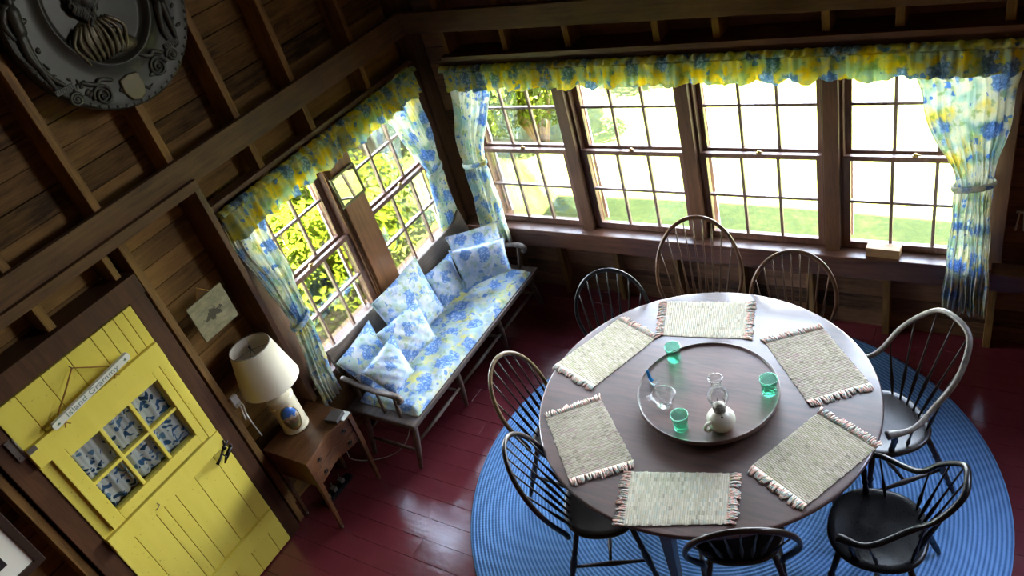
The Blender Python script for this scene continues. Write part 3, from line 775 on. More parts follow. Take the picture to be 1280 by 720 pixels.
# ------------------------------------------------------------------ glassware on the tray
def tumbler(x, y, label, rz):
    o = empty('tumbler', (x, y, LZ), rz); tag(o, label, 'glass', 'green glass tumblers on the tray')
    m = MB(); n = 28
    out = [(.030, 0), (.038, .002), (.041, .010), (.0405, .035), (.042, .06), (.046, .094), (.0465, .100), (.0445, .1005)]
    inn = [(.0425, .096), (.038, .06), (.0365, .035), (.034, .016), (.02, .013)]
    prof = out+inn
    vs = []
    for r, h in prof:
        for k in range(n):
            an = 2*PI*k/n
            dent = 1-.24*math.exp(-((h-.032)/.020)**2)*math.exp(-((math.cos(an-.6)-1)/.35)**2)-.14*math.exp(-((h-.034)/.02)**2)*math.exp(-((math.cos(an-2.7)-1)/.3)**2)
            vs.append((r*dent*math.cos(an), r*dent*math.sin(an), h))
    fs = [(i*n+k, i*n+(k+1) % n, (i+1)*n+(k+1) % n, (i+1)*n+k) for i in range(len(prof)-1) for k in range(n)]
    fs += [tuple(range(n))[::-1], tuple(range((len(prof)-1)*n, len(prof)*n))]
    m.add(vs, fs, True); m.build('body', 'green', o)
    MB().tube([(.0455*math.cos(2*PI*k/28), .0455*math.sin(2*PI*k/28), .100) for k in range(28)], .0024, 6, True).build('rim', 'green', o)
tumbler(2.368, -1.323, 'green glass tumbler on the tray nearest the room corner', -1.2)
tumbler(2.938, -1.443, 'green glass tumbler on the right side of the tray', -1.4)
tumbler(2.583, -1.805, 'green glass tumbler on the tray beside the oil lamp', -1.1)

ol = empty('oil_lamp', (2.776, -1.735, LZ)); tag(ol, 'small oil lamp with cream globe base and clear glass chimney', 'oil lamp')
MB().lathe([(.045, 0), (.052, .003), (.066, .022), (.073, .048), (.070, .074), (.056, .096), (.036, .108), (.028, .112), (.026, .118), (.01, .118)], 40).build('reservoir', 'milk', ol)
h = MB().tube(catmull([(-.030, -.056, .078), (-.044, -.082, .082), (-.050, -.094, .06), (-.042, -.078, .034), (-.030, -.056, .028)], 5), .009, 8)
h.build('handle', 'milk', ol)
m = MB().lathe([(.027, .116), (.031, .118), (.031, .132), (.026, .136), (.034, .140), (.036, .146), (.030, .150), (.020, .152), (.018, .162), (.004, .164)], 28)
for k in range(6):
    an = k*PI/3; m.tube([(.034*math.cos(an), .034*math.sin(an), .144), (.037*math.cos(an), .037*math.sin(an), .160), (.033*math.cos(an), .033*math.sin(an), .172)], .0022, 5)
m.tube([(.02, -.026, .13), (.03, -.05, .128)], .003, 6).ellipsoid((.031, -.052, .128), (.008, .004, .008))
m.build('burner', 'pewter', ol)
pr = [(.028, .150), (.031, .158), (.044, .178), (.053, .205), (.053, .228), (.042, .258), (.028, .285), (.024, .300), (.027, .318), (.037, .342)]
m = MB().lathe(pr+[(r-.0022, h) for r, h in pr[::-1]], 36, cap=False); m.build('chimney', 'clear', ol)
bo = empty('glass_bowl', (2.438, -1.672, LZ)); tag(bo, 'clear glass creamer bowl on the tray beside blue handled dish', 'bowl')
pr = [(.022, .0), (.040, .003), (.044, .010), (.046, .022), (.058, .046), (.064, .066), (.066, .074)]
vs = MB(); prof = pr+[(.0635, .074), (.061, .064), (.054, .046), (.041, .022), (.036, .012), (.01, .010)]
n = 36; P_ = []
for r, hh in prof:
    for k in range(n):
        an = 2*PI*k/n; sp = 1+.16*math.exp(-((math.cos(an-1.0)-1)/.12)**2)*max(0, (hh-.03)/.045); P_.append((r*sp*math.cos(an), r*sp*math.sin(an), hh+.006*math.cos(3*an)*(hh > .06)))
vs.add(P_, [(i*n+k, i*n+(k+1) % n, (i+1)*n+(k+1) % n, (i+1)*n+k) for i in range(len(prof)-1) for k in range(n)]+[tuple(range(n))[::-1], tuple(range((len(prof)-1)*n, len(prof)*n))], True)
vs.build('bowl_body', 'clear', bo)
MB().tube(catmull([(-.056, -.012, .062), (-.082, -.02, .06), (-.086, -.02, .038), (-.05, -.01, .026)], 5), .0042, 7).build('handle', 'clear', bo)
sd = empty('salt_dish', (2.318, -1.532, LZ)); tag(sd, 'tiny clear glass dish with an upright blue glass handle', 'dish')
pr = [(.012, 0), (.020, .002), (.023, .012), (.025, .024)]
MB().lathe(pr+[(r-.003, h+.0005) for r, h in pr[::-1]], 24, c=(.012, -.006, 0)).build('dish', 'clear', sd)
MB().tube(catmull([(-.006, .004, .008), (-.020, .012, .02), (-.027, .016, .05), (-.031, .018, .076)], 5), [.011]*5+[.010]*5+[.008]*5+[.004], 10).build('handle', 'blueglass', sd)

# ------------------------------------------------------------------ Windsor chairs
LEGP = [(0, .010), (.06, .013), (.16, .017), (.24, .012), (.27, .017), (.30, .012), (.34, .018), (.50, .021), (.62, .014), (.66, .019), (.70, .013), (.85, .016), (1, .014)]
SPP = [(0, .0055), (.1, .006), (.22, .0095), (.30, .0105), (.38, .0085), (.5, .0055), (.75, .0048), (1, .0042)]
def seat_mesh(w, d):
    m = MB(); n = 44; rings = []
    def outl(an):
        c, s = math.cos(an), math.sin(an)
        x = w*abs(c)**.72*(1 if c > 0 else -1)
        y = d*abs(s)**.80*(1 if s > 0 else -1)
        if s > 0: x *= 1-.16*max(0, s)**2
        else: x *= 1-.10*s*s
        return x, y
    prof = [(.02, .437), (.3, .435), (.6, .439), (.82, .449), (.93, .453), (.985, .449), (1., .440), (.97, .424), (.90, .414), (.3, .412), (.02, .412)]
    vs = []
    for f, z in prof:
        for k in range(n):
            an = 2*PI*k/n; x, y = outl(an)
            dz = .010*max(0, math.sin(an))*f*math.exp(-(x*f/.06)**2) if z > .43 else 0
            vs.append((x*f, y*f-.01, z+dz))
    fs = [(i*n+k, i*n+(k+1) % n, (i+1)*n+(k+1) % n, (i+1)*n+k) for i in range(len(prof)-1) for k in range(n)]
    fs += [tuple(range(n)), tuple(range((len(prof)-1)*n, len(prof)*n))[::-1]]
    m.add(vs, fs, True); return m
def undercarriage(root, mat, w, d):
    feet = {}
    for sx in (-1, 1):
        for sy in (-1, 1):
            top = V((sx*(w-.075), sy*(d-.07)-.01, .418)); bot = V((sx*(w+.01), sy*(d+.02+(.03 if sy < 0 else 0))-.01, .004))
            feet[sx, sy] = (bot, top)
            MB().turned(bot, top, LEGP, 12).build('leg', mat, root)
    mids = []
    for sx in (-1, 1):
        p = lerp(*feet[sx, -1], .42); q = lerp(*feet[sx, 1], .42); mids.append((p+q)/2)
        MB().turned(p, q, [(0, .008), (.3, .011), (.5, .016), (.7, .011), (1, .008)], 10).build('stretcher', mat, root)
    MB().turned(mids[0], mids[1], [(0, .008), (.2, .010), (.3, .014), (.5, .010), (.7, .014), (.8, .010), (1, .008)], 10).build('stretcher', mat, root)
CZ = .0147
def bow_chair(label, px, py, th, T_, W, lean, mat, bowmat=None, nsp=7, group='bow-back dining chairs'):
    root = empty('windsor_chair', (px, py, CZ), th); tag(root, label, 'chair', group)
    sl, cl = math.sin(lean), math.cos(lean); k_ = .42; yb = -.2; z0 = .45-CZ
    def bp(s, t): return V((s, yb-t*sl, z0+t*cl-.004))
    pts = []
    for i in range(11):
        t0 = i/11; pts.append(bp(.18+(W-.18)*math.sin(t0*PI/2), t0*k_*T_))
    pts[0].z -= .02
    for i in range(33):
        a = PI*i/32; pts.append(bp(W*math.cos(a), k_*T_+(1-k_)*T_*math.sin(a)))
    pts += [V((-p.x, p.y, p.z)) for p in pts[:11][::-1]]
    w, d = .225, .215
    seat_mesh(w, d).build('seat', mat, root)
    undercarriage(root, mat, w, d)
    MB().tube(pts, .0125, 10, False, (1., 1.25), (0, sl, cl)).build('bow', bowmat or mat, root)
    for i in range(nsp):
        q = (i-(nsp-1)/2)/((nsp-1)/2)
        s1 = q*W*.86; base = V((q*.135, -.168-.018*(1-q*q), .436))
        t = k_*T_+(1-k_)*T_*math.sqrt(max(0, 1-(s1/W)**2))
        MB().turned(base, bp(s1, t-.004), SPP, 8).build('spindle', mat, root)
    return root
def arm_chair(label, px, py, th, k, mat, bowmat=None, nsp=7, ofs=0.):
    wa, ya, za, wb, yc, yt, zt = k
    root = empty('windsor_armchair', (px, py, CZ), th); tag(root, label, 'armchair', 'continuous-arm dining chairs')
    h = [(wa, ya, za), (wa*1.06, ya-.13, za+.005), (wb, yc, za+.05), (wb*.93, yc+(yt-yc)*.5, za+.55*(zt-za)), (wb*.55, yc+(yt-yc)*.92, za+.91*(zt-za))]
    ctrl = h+[(0, yt, zt)]+[(-x, y, z) for x, y, z in h[::-1]]
    ctrl = [(x, y, z-CZ) for x, y, z in ctrl]
    pts = catmull(ctrl, 8); N = len(pts)
    rad = [.013+.009*max(0, 1-min(i, N-1-i)/6.) for i in range(N)]
    MB().tube(pts, rad, 10, False, (1.15, .95), (0, 0, 1)).build('arm_bow', bowmat or mat, root)
    w, d = .235, .22
    seat_mesh(w, d).build('seat', mat, root); undercarriage(root, mat, w, d)
    for s in (-1, 1):
        top = V((s*wa*1.03, ya-.05, za-CZ-.008)); MB().turned((s*.185, .055, .43), top, [(0, .012), (.15, .017), (.3, .011), (.36, .016), (.45, .012), (.65, .018), (.8, .011), (1, .009)], 10).build('arm_post', mat, root)
        q = pts[8] if s > 0 else pts[-9]
        MB().turned((s*.188, -.03, .43), q-V((0, 0, .006)), SPP, 8).build('spindle', mat, root)
    lo, hi = 20, N-1-20
    for i in range(nsp):
        u = i/(nsp-1); q = (u-.5)*2
        p = pts[int(round(lerp(lo, hi, u)))]
        MB().turned(V((-q*-.145*-1, -.165-.02*(1-q*q), .436)) if False else V((-q*.145 if p.x*-q > 0 else q*.145, -.165-.02*(1-q*q), .436)), p, SPP, 8).build('spindle', mat, root)
    return root
bow_chair('black bow-back chair with thin light edge, nearest the room corner', 1.809, -1.088, -2.856, .531, .247, .223, 'black', None, 7)
bow_chair('tall brown bow-back chair standing against the back windows', 2.306, -.702, -2.771, .682, .274, .353, 'brown', None, 9)
bow_chair('brown bow-back chair under the window sill, right of the tall one', 2.897, -.762, -2.861, .551, .251, .275, 'brown', None, 9)
bow_chair('dark bow-back chair at the near edge of the table', 2.918, -2.061, .44, .521, .258, .344, 'darkbrown', None, 7)
bow_chair('dark bow-back chair at the left, showing its broad glossy seat', 2.219, -2.147, -1.121, .594, .219, .378, 'darkbrown', None, 7)
bow_chair('dark bow-back chair with worn golden bow, facing the bench', 1.812, -1.744, -1.602, .553, .214, .353, 'darkbrown', 'goldbrown', 7)
arm_chair('dark armchair with pale sheen coloured into its bow at the right of table', 3.434, -1.192, -3.989, (.256, .129, .674, .234, -.128, -.394, 1.027), 'darkbrown', 'sheenbow', 7)
arm_chair('glossy black low-backed armchair on the blue rug', 3.525, -1.867, 1.645, (.244, .136, .674, .165, -.157, -.349, .925), 'black', None, 7)

# ------------------------------------------------------------------ bench
def bench():
    B_ = empty('bench', (.45, -1.1, 0)); tag(B_, 'long weathered wooden deacon bench under the left windows', 'bench'); L = B_.location
    def put(m, name, bevel=.0, parent=B_): o = m.build(name, 'bench', parent, bevel=bevel, loc=L); o.location = (0, 0, 0); return o
    y0, y1 = -1.99, -.205
    put(MB().box(.14, .75, y0, y1, .40, .44), 'seat', .01)
    # crest rail with raised ears, leaning back
    poly = []
    n = 40
    for i in range(n+1):
        t = i/n; e = min(t, 1-t); poly.append((lerp(y0+.06, y1-.02, t), .905+.055*math.exp(-(e/.04)**2)*(1 if t > .5 else .5)))
    poly = [(y0+.06, .74)]+poly+[(y1-.02, .74)]
    m = MB(); vs = [(.172-(z-.74)*.20+h, y, z) for h in (0, .024) for y, z in poly]; k = len(poly)
    m.add(vs, [tuple(range(k))[::-1], tuple(range(k, 2*k))]+[(i, (i+1) % k, k+(i+1) % k, k+i) for i in range(k)])
    put(m, 'crest_rail', .004)
    for i in range(22):
        y = lerp(y0+.12, y1-.08, i/21); put(MB().turned((.19, y, .435), (.18, y, .752), [(0, .008), (.3, .012), (.6, .009), (1, .007)], 8), 'spindle')
    for y, s in ((y0+.055, -1), (y1-.045, 1)):
        pts = catmull([(.185, y, .70), (.30, y, .675), (.48, y+s*.01, .655), (.62, y+s*.015, .665), (.68, y+s*.015, .655), (.695, y+s*.015, .625), (.672, y+s*.015, .612)], 6)
        put(MB().tube(pts, [.018]*18+[.021]*12+[.02]*7, 10, False, (1.15, .9)), 'arm')
        put(MB().turned((.60, y, .438), (.635, y+s*.012, .648), [(0, .012), (.3, .016), (.6, .012), (1, .010)], 10), 'arm_post')
        put(MB().turned((.46, y, .438), (.475, y+s*.008, .645), [(0, .009), (.4, .011), (1, .008)], 10), 'arm_post')
    feet = {}
    for yf, yt_ in ((-2.0, -1.91), (-1.385, -1.38), (-.755, -.79), (-.16, -.28)):
        for xf, xt in ((.645, .68), (.215, .23)):
            m = MB().turned((xf, yf, .005), (xt, yt_, .405), [(0, .014), (.3, .021), (.6, .022), (1, .018)], 12); put(m, 'leg')
            feet[yf, xf] = lambda h, a=V((xf, yf, 0)), b=V((xt, yt_, .405)): lerp(a, b, h/.405)
    ys = (-2.0, -1.385, -.755, -.16)
    for y in ys: put(MB().turned(feet[y, .645](.15), feet[y, .215](.15), [(0, .009), (.5, .014), (1, .009)], 10), 'stretcher')
    for a, b in zip(ys, ys[1:]):
        put(MB().turned(feet[a, .645](.21), feet[b, .645](.21), [(0, .009), (.5, .015), (1, .009)], 10), 'stretcher')
        put(MB().turned(feet[a, .215](.21), feet[b, .215](.21), [(0, .009), (.5, .015), (1, .009)], 10), 'stretcher')
bench()
def seat_pad():
    x0, x1, y0, y1 = .21, .725, -1.90, -.30; root = empty('bench_cushion', (.46, -1.1, .441)); tag(root, 'long floral seat cushion lying on the wooden bench', 'cushion')
    L = root.location; rnd = random.Random(4)
    wr = [(rnd.uniform(x0, x1), rnd.uniform(y0, y1), rnd.uniform(0, PI), rnd.uniform(.3, 1)) for _ in range(60)]
    def top(u, v):
        x, y = lerp(x0, x1, u), lerp(y0, y1, v); e = min(u, 1-u)*(x1-x0); f = min(v, 1-v)*(y1-y0)
        q = min(1, e/.03)**.5*min(1, f/.03)**.5; z = .441+.012+.036*q
        for a, b, an, s in wr:
            dx, dy = x-a, y-b; p = dx*math.cos(an)+dy*math.sin(an); r = -dx*math.sin(an)+dy*math.cos(an)
            if abs(p) < .025 and abs(r) < .14: z -= .006*s*math.exp(-(p/.009)**2-(r/.07)**2)*q
        z += .004*math.sin(x*31+y*17)*q
        return (x, y, z)
    m = MB().grid(top, 50, 130); m.grid(lambda u, v: (lerp(x0, x1, u), lerp(y0, y1, v), .4415), 2, 2)
    def side(fa):
        def fn(u, v):
            p = V(fa(u)); b = math.sin(v*PI)*.010; c = V(((x0+x1)/2, (y0+y1)/2, 0)); d = V((p.x-c.x, 0, 0)) if abs(p.x-x0) < 1e-5 or abs(p.x-x1) < 1e-5 else V((0, p.y-c.y, 0))
            d = d.normalized() if d.length else d
            return p+d*b+V((0, 0, .4415-p.z))*(1-v)
        return fn
    for fa in (lambda u: top(u, 0), lambda u: top(u, 1), lambda u: top(0, u), lambda u: top(1, u)): m.grid(side(fa), 100, 5)
    o = m.build('pad', 'cushion', root, loc=L); o.location = (0, 0, 0)
    pts = [top(t, 0) for t in [i/20 for i in range(20)]]+[top(1, t) for t in [i/60 for i in range(60)]]+[top(1-i/20, 1) for i in range(20)]+[top(0, 1-i/60) for i in range(60)]
    o = MB().tube(pts, .004, 6, True).build('piping', 'cushion', root, loc=L); o.location = (0, 0, 0)
seat_pad()
def pillow(label, quad, th, mat, seed, off=0.):
    q = [V(p)+V((.67, -.62, .4))*off for p in quad]; c = sum(q, V())/4; nrm = ((q[1]-q[0]).cross(q[3]-q[0])).normalized()
    if nrm.x+nrm.z < 0: nrm = -nrm
    root = empty('throw_pillow', c); tag(root, label, 'pillow', 'floral throw pillows on the bench')
    rnd = random.Random(seed); ph = [rnd.uniform(0, 6.3) for _ in range(4)]
    def uv(u, v):
        a, b = u*2-1, v*2-1
        s = 1-.06*(1-b*b)*abs(a)**3; t = 1-.06*(1-a*a)*abs(b)**3
        a2, b2 = a*s, b*t; U, W_ = (a2+1)/2, (b2+1)/2
        return (q[0]*(1-U)+q[1]*U)*(1-W_)+(q[3]*(1-U)+q[2]*U)*W_-c, a, b
    def face(sg):
        def fn(u, v):
            p, a, b = uv(u, v); h = (max(0, (1-a*a)*(1-b*b)))**.42*th
            h *= 1+.05*math.sin(a*5+ph[0])*math.sin(b*4+ph[1]); h += .003*math.sin(a*13+b*9+ph[2])*(1-a*a)*(1-b*b)
            return p+nrm*h*sg
        return fn
    m = MB().grid(face(1), 26, 26).grid(face(-1), 26, 26); m.build('pillow_body', mat, root)
    pts = [uv(i/16, 0)[0] for i in range(16)]+[uv(1, i/16)[0] for i in range(16)]+[uv(1-i/16, 1)[0] for i in range(16)]+[uv(0, 1-i/16)[0] for i in range(16)]
    MB().tube(pts, .0045, 6, True).build('piping', mat, root)
pillow('largest floral pillow leaning on the bench back below the brown post', [(.161, -.868, .96), (.165, -1.425, .949), (.31, -1.44, .535), (.326, -.936, .534)], .062, 'pillow', 1, .06)
pillow('floral pillow leaning against the front of the largest pillow', [(.339, -1.169, .828), (.288, -1.599, .836), (.42, -1.60, .545), (.461, -1.246, .549)], .05, 'pillow', 2, .075)
pillow('floral pillow at the near bench end, in the back beside curtain', [(.156, -1.497, .86), (.171, -1.90, .82), (.31, -1.85, .545), (.285, -1.545, .56)], .06, 'pillow', 3, .07)
pillow('smallest pointed floral pillow by the near bench arm', [(.354, -1.511, .79), (.315, -1.855, .73), (.503, -1.81, .525), (.498, -1.59, .55)], .045, 'pillow_pale', 4, .105)
pillow('floral pillow at the corner end of the bench, behind another pillow', [(.179, -.508, .89), (.445, -.176, .844), (.503, -.26, .56), (.24, -.56, .58)], .05, 'pillow', 5, .07)
pillow('pale floral pillow in front at the far bench arm', [(.272, -.622, .85), (.572, -.31, .788), (.625, -.40, .545), (.373, -.691, .545)], .055, 'pillow_pale', 6, .06)
pillow('pale blue floral pillow in the middle of the bench back', [(.242, -.59, .80), (.205, -.92, .803), (.33, -.95, .535), (.352, -.674, .538)], .045, 'pillow_pale', 7, .04)

# ------------------------------------------------------------------ night stand, lamp, coasters
def stand():
    N = empty('night_stand', (.24, -2.385, 0)); tag(N, 'small two-drawer wooden night stand between yellow door and bench', 'night stand'); L = N.location
    def put(m, name, mat='stand', bevel=0., parent=N): o = m.build(name, mat, parent, bevel=bevel, loc=L); o.location = (0, 0, 0); return o
    x0, x1, y0, y1 = .035, .44, -2.61, -2.155
    def front(y, ins=0.):
        t = (y-y0)/(y1-y0); return x1-ins-.038*math.exp(-((t-.5)/.26)**2)+.0
    ys = [lerp(y0, y1, i/24) for i in range(25)]
    poly = [(x0, y1), (x0, y0)]+[(front(y), y) for y in ys]
    put(MB().prism(poly, .640, .66), 'top', 'stand', .004)
    y2 = [lerp(y0+.03, y1-.03, i/24) for i in range(25)]
    m = MB().box(x0+.01, x0+.025, y0+.03, y1-.03, .42, .64).box(x0+.02, x1-.03, y0+.012, y0+.026, .42, .64).box(x0+.02, x1-.03, y1-.026, y1-.012, .42, .64)
    m.prism([(x0+.02, y1-.02), (x0+.02, y0+.02)]+[(front(y, .03), y) for y in y2], .42, .425)
    m.prism([(front(y, .032), y) for y in y2]+[(front(y, .018), y) for y in y2[::-1]], .525, .533)
    put(m, 'carcass')
    for z0, z1 in ((.428, .522), (.536, .636)):
        d = put(MB().prism([(front(y, .034), y) for y in y2]+[(front(y, .014), y) for y in y2[::-1]], z0, z1), 'drawer', 'stand', .002)
        for y in (-2.505, -2.258):
            x = front(y, .014); z = (z0+z1)/2; h = MB().ellipsoid((x+.003, y, z), (.004, .015, .011))
            h.tube([(x+.006, y+.016*math.cos(a), z-.004+.012*math.sin(a)) for a in [2*PI*k/14 for k in range(14)]], .0028, 6, True)
            put(h, 'drawer_pull', 'iron', 0, d)
    for x, y, fx, fy in ((x1-.022, y0+.02, .400, -2.60), (x1-.022, y1-.02, .392, -2.176), (x0+.022, y0+.02, .060, -2.60), (x0+.022, y1-.02, .060, -2.176)):
        q = lambda cx, cy, s, z: [(cx+i*s, cy+j*s, z) for i, j in ((-1, -1), (1, -1), (1, 1), (-1, 1))]
        m = MB().add(q(fx, fy, .010, .012)+q(x, y, .017, .42)+q(x, y, .017, .64), [(3, 2, 1, 0), (0, 1, 5, 4), (1, 2, 6, 5), (2, 3, 7, 6), (3, 0, 4, 7), (4, 5, 9, 8), (5, 6, 10, 9), (6, 7, 11, 10), (7, 4, 8, 11), (8, 9, 10, 11)])
        g = put(m, 'leg', 'stand', .002)
        put(MB().lathe([(.008, .002), (.011, .004), (.011, .010), (.006, .013)], 12, (fx, fy, 0)), 'caster', 'pewter', 0, g)
stand()
LX, LY, LB = .125, -2.366, .6605
lp = empty('table_lamp', (LX, LY, LB)); tag(lp, 'table lamp with cream shade and painted ceramic jar base', 'lamp')
pr = [(.070, 0), (.086, .004), (.088, .012), (.082, .018), (.085, .030), (.085, .262), (.089, .272), (.083, .282), (.06, .296), (.052, .302), (.05, .308), (.03, .312), (.012, .314)]
bo_ = MB().lathe(pr, 48).build('base', 'ceramic', lp)
an0 = math.atan2(-.75, .78)+.22
def pic(u, v):
    a = an0+(u-.5)*1.35; z = .135+(v-.5)*.19
    rr = .0858
    return (rr*math.cos(a), rr*math.sin(a), z)
m = MB(); n = 28; vs = [V(pic(.5, .5))]
for ring in (.33, .66, 1.):
    for k in range(n):
        t = 2*PI*k/n; vs.append(V(pic(.5+.5*ring*math.cos(t), .5+.5*ring*math.sin(t))))
fs = [(0, 1+k, 1+(k+1) % n) for k in range(n)]
for j in range(2): fs += [(1+j*n+k, 1+(j+1)*n+k, 1+(j+1)*n+(k+1) % n, 1+j*n+(k+1) % n) for k in range(n)]
m.add(vs, fs, True); m.build('painted_scene', 'harbour', bo_, solid=.0012)
MB().tube([pic(.5+.52*math.cos(2*PI*k/40), .5+.52*math.sin(2*PI*k/40)) for k in range(40)], .0025, 6, True).build('gilt_edge', 'brass', bo_)
k = MB(); a = an0-1.05
for dz, da in ((.205, 0), (.20, .16)):
    k.ellipsoid((.089*math.cos(a+da), .089*math.sin(a+da), dz+.03), (.011, .011, .011))
k.tube([(.091*math.cos(a-.1+i*.06), .091*math.sin(a-.1+i*.06), .235-.012*math.sin(i*.7)) for i in range(6)], .005, 6)
k.build('gilt_ornament', 'brass', bo_)
SZ0, SZ1 = .405, .70
sh = MB().lathe([(.190, SZ0), (.128, SZ1), (.126, SZ1), (.188, SZ0)], 56, cap=False).build('lamp_shade', 'shade', lp)
m = MB(); m.tube([(0, 0, .31), (0, 0, .42)], .010, 10)
for s in (-1, 1): m.tube(catmull([(s*.012, 0, .40), (s*.05, 0, .48), (s*.052, 0, .60), (0, 0, SZ1-.03)], 6), .002, 6)
m.build('harp', 'iron', lp)
m = MB().ellipsoid((0, 0, SZ1-.005), (.008, .008, .014)).tube([(0, 0, SZ1-.03), (0, 0, SZ1)], .004, 8)
for kk in range(3):
    a = kk*2*PI/3+.5; m.tube([(0, 0, SZ1-.028), (.127*math.cos(a), .127*math.sin(a), SZ1-.004)], .0015, 6)
m.tube([(.127*math.cos(2*PI*i/40), .127*math.sin(2*PI*i/40), SZ1-.002) for i in range(40)], .0022, 6, True)
m.build('finial', 'iron', lp)
m = MB().ellipsoid((0, 0, .47), (.03, .03, .04)).tube([(0, 0, .415), (0, 0, .44)], .014, 10); m.build('bulb', 'milk', lp)

co = MB().obox((0, 0, 0), (.048, .0, 0), (0, .048, 0), (0, 0, .013)).build('coaster_box', 'coaster', bevel=.002)
co.location = (.363, -2.232, .6775); co.rotation_euler = (0, 0, .16)
tag(co, 'square patterned coaster box on the night stand', 'box')
cd = MB().obox((0, 0, 0), (.052, 0, 0), (0, .040, 0), (0, 0, .0016)).build('paper_card', 'white', bevel=.0006)
cd.location = (.385, -2.200, .6622); cd.rotation_euler = (0, 0, .1)
tag(cd, 'pale paper card under the coaster box on night stand', 'card')

# wall outlet and lamp wires
wo = empty('wall_outlet', (.062, -2.60, 1.08)); tag(wo, 'pale wall outlet with white plugs behind the lamp', 'outlet')
MB().obox((.012, 0, .03), (.012, 0, 0), (0, .024, 0), (0, 0, .042)).build('outlet_plate', 'bulbwhite', wo, bevel=.003)
MB().tube(catmull([(.03, -.006, .02), (.045, -.006, -.01), (.03, -.006, -.05), (.02, -.012, -.12)], 5), .005, 7).build('plug_wire', 'bulbwhite', wo)
MB().tube(catmull([(.03, .012, .02), (.045, .014, -.01), (.03, .014, -.05), (.02, .01, -.12), (.02, .02, -.30)], 5), .004, 7).build('plug_wire', 'bulbwhite', wo)
cdw = MB().tube(catmull([(.60, -1.90, .30), (.52, -1.92, .16), (.42, -1.96, .05), (.30, -2.02, .0062), (.18, -2.08, .0062), (.06, -2.10, .0062), (.02, -2.08, .05)], 6), .0032, 7).build('power_cable', 'bulbwhite')
tag(cdw, 'thin white power cord trailing from the bench end to the floor', 'cable')
pb = empty('power_strip', (.16, -2.37, .002)); tag(pb, 'dark power strip with plugs on the floor under night stand', 'power strip')
MB().box(-.03, .03, -.14, .14, 0, .035).build('strip_body', 'iron', pb, bevel=.005)
for y in (-.09, -.02, .06): MB().box(-.02, .02, y-.016, y+.016, .034, .065).tube([(0, y, .06), (-.02, y+.01, .09), (-.05, y+.03, .05)], .004, 6).build('plug', 'pewter', pb, bevel=.003)

# ------------------------------------------------------------------ things on the walls
pf = empty('hanging_print', (.085, -2.43, 1.675)); tag(pf, 'small old boat print hanging on the boards above the lamp', 'picture')
MB().obox((0, 0, 0), (.006, 0, 0), (0, .131, 0), (0, 0, .121)).build('print_panel', 'print', pf, bevel=.002)
MB().tube([(-.004, -.05, .12), (-.012, 0, .178), (-.004, .05, .12)], .003, 6).build('hanging_wire', 'rope', pf)
# keep the print hanging from a cleat on the stud
struct(MB().box(-.098, .078, -2.45, -2.41, 1.57, 1.62).build('trim_97', 'stud'), 'small cleat holding the hanging print', 'trim')
def framed(name, label, cat, ctr, ry, hw, hh, fw, matw, fm, inner, dep=.012):
    R_ = empty(name, ctr); R_.rotation_euler = (0, ry, 0); tag(R_, label, cat)
    m = MB()
    m.box(-dep, dep, -hw, hw, hh-fw, hh).box(-dep, dep, -hw, hw, -hh, -hh+fw).box(-dep, dep, -hw, -hw+fw, -hh+fw, hh-fw).box(-dep, dep, hw-fw, hw, -hh+fw, hh-fw)
    m.build('frame', fm, R_, bevel=.003)
    a, b = hw-fw, hh-fw
    if matw:
        MB().box(-.006, .000, -a, a, -b, b).build('mat_board', 'matboard', R_)
        MB().box(0, .003, -a+matw, a-matw, -b+matw, b-matw).build('photograph', inner, R_)
    else: MB().box(-.006, .002, -a, a, -b, b).build('glass', inner, R_)
    return R_
framed('framed_picture', 'dark framed picture with white mat left of the yellow door', 'picture', (.085, -4.095, 1.50), 0, .25, .25, .04, .085, 'blackframe', 'photo')
framed('mirror', 'small olive framed mirror on the post between left windows', 'mirror', (.090, -1.13, 1.735), -.085, .122, .112, .016, 0, 'oliveframe', 'mirror', .009)
struct(MB().box(.03, .076, -4.12, -4.08, 1.4, 1.6).build('trim_96', 'stud'), 'cleat behind the dark framed picture', 'trim')

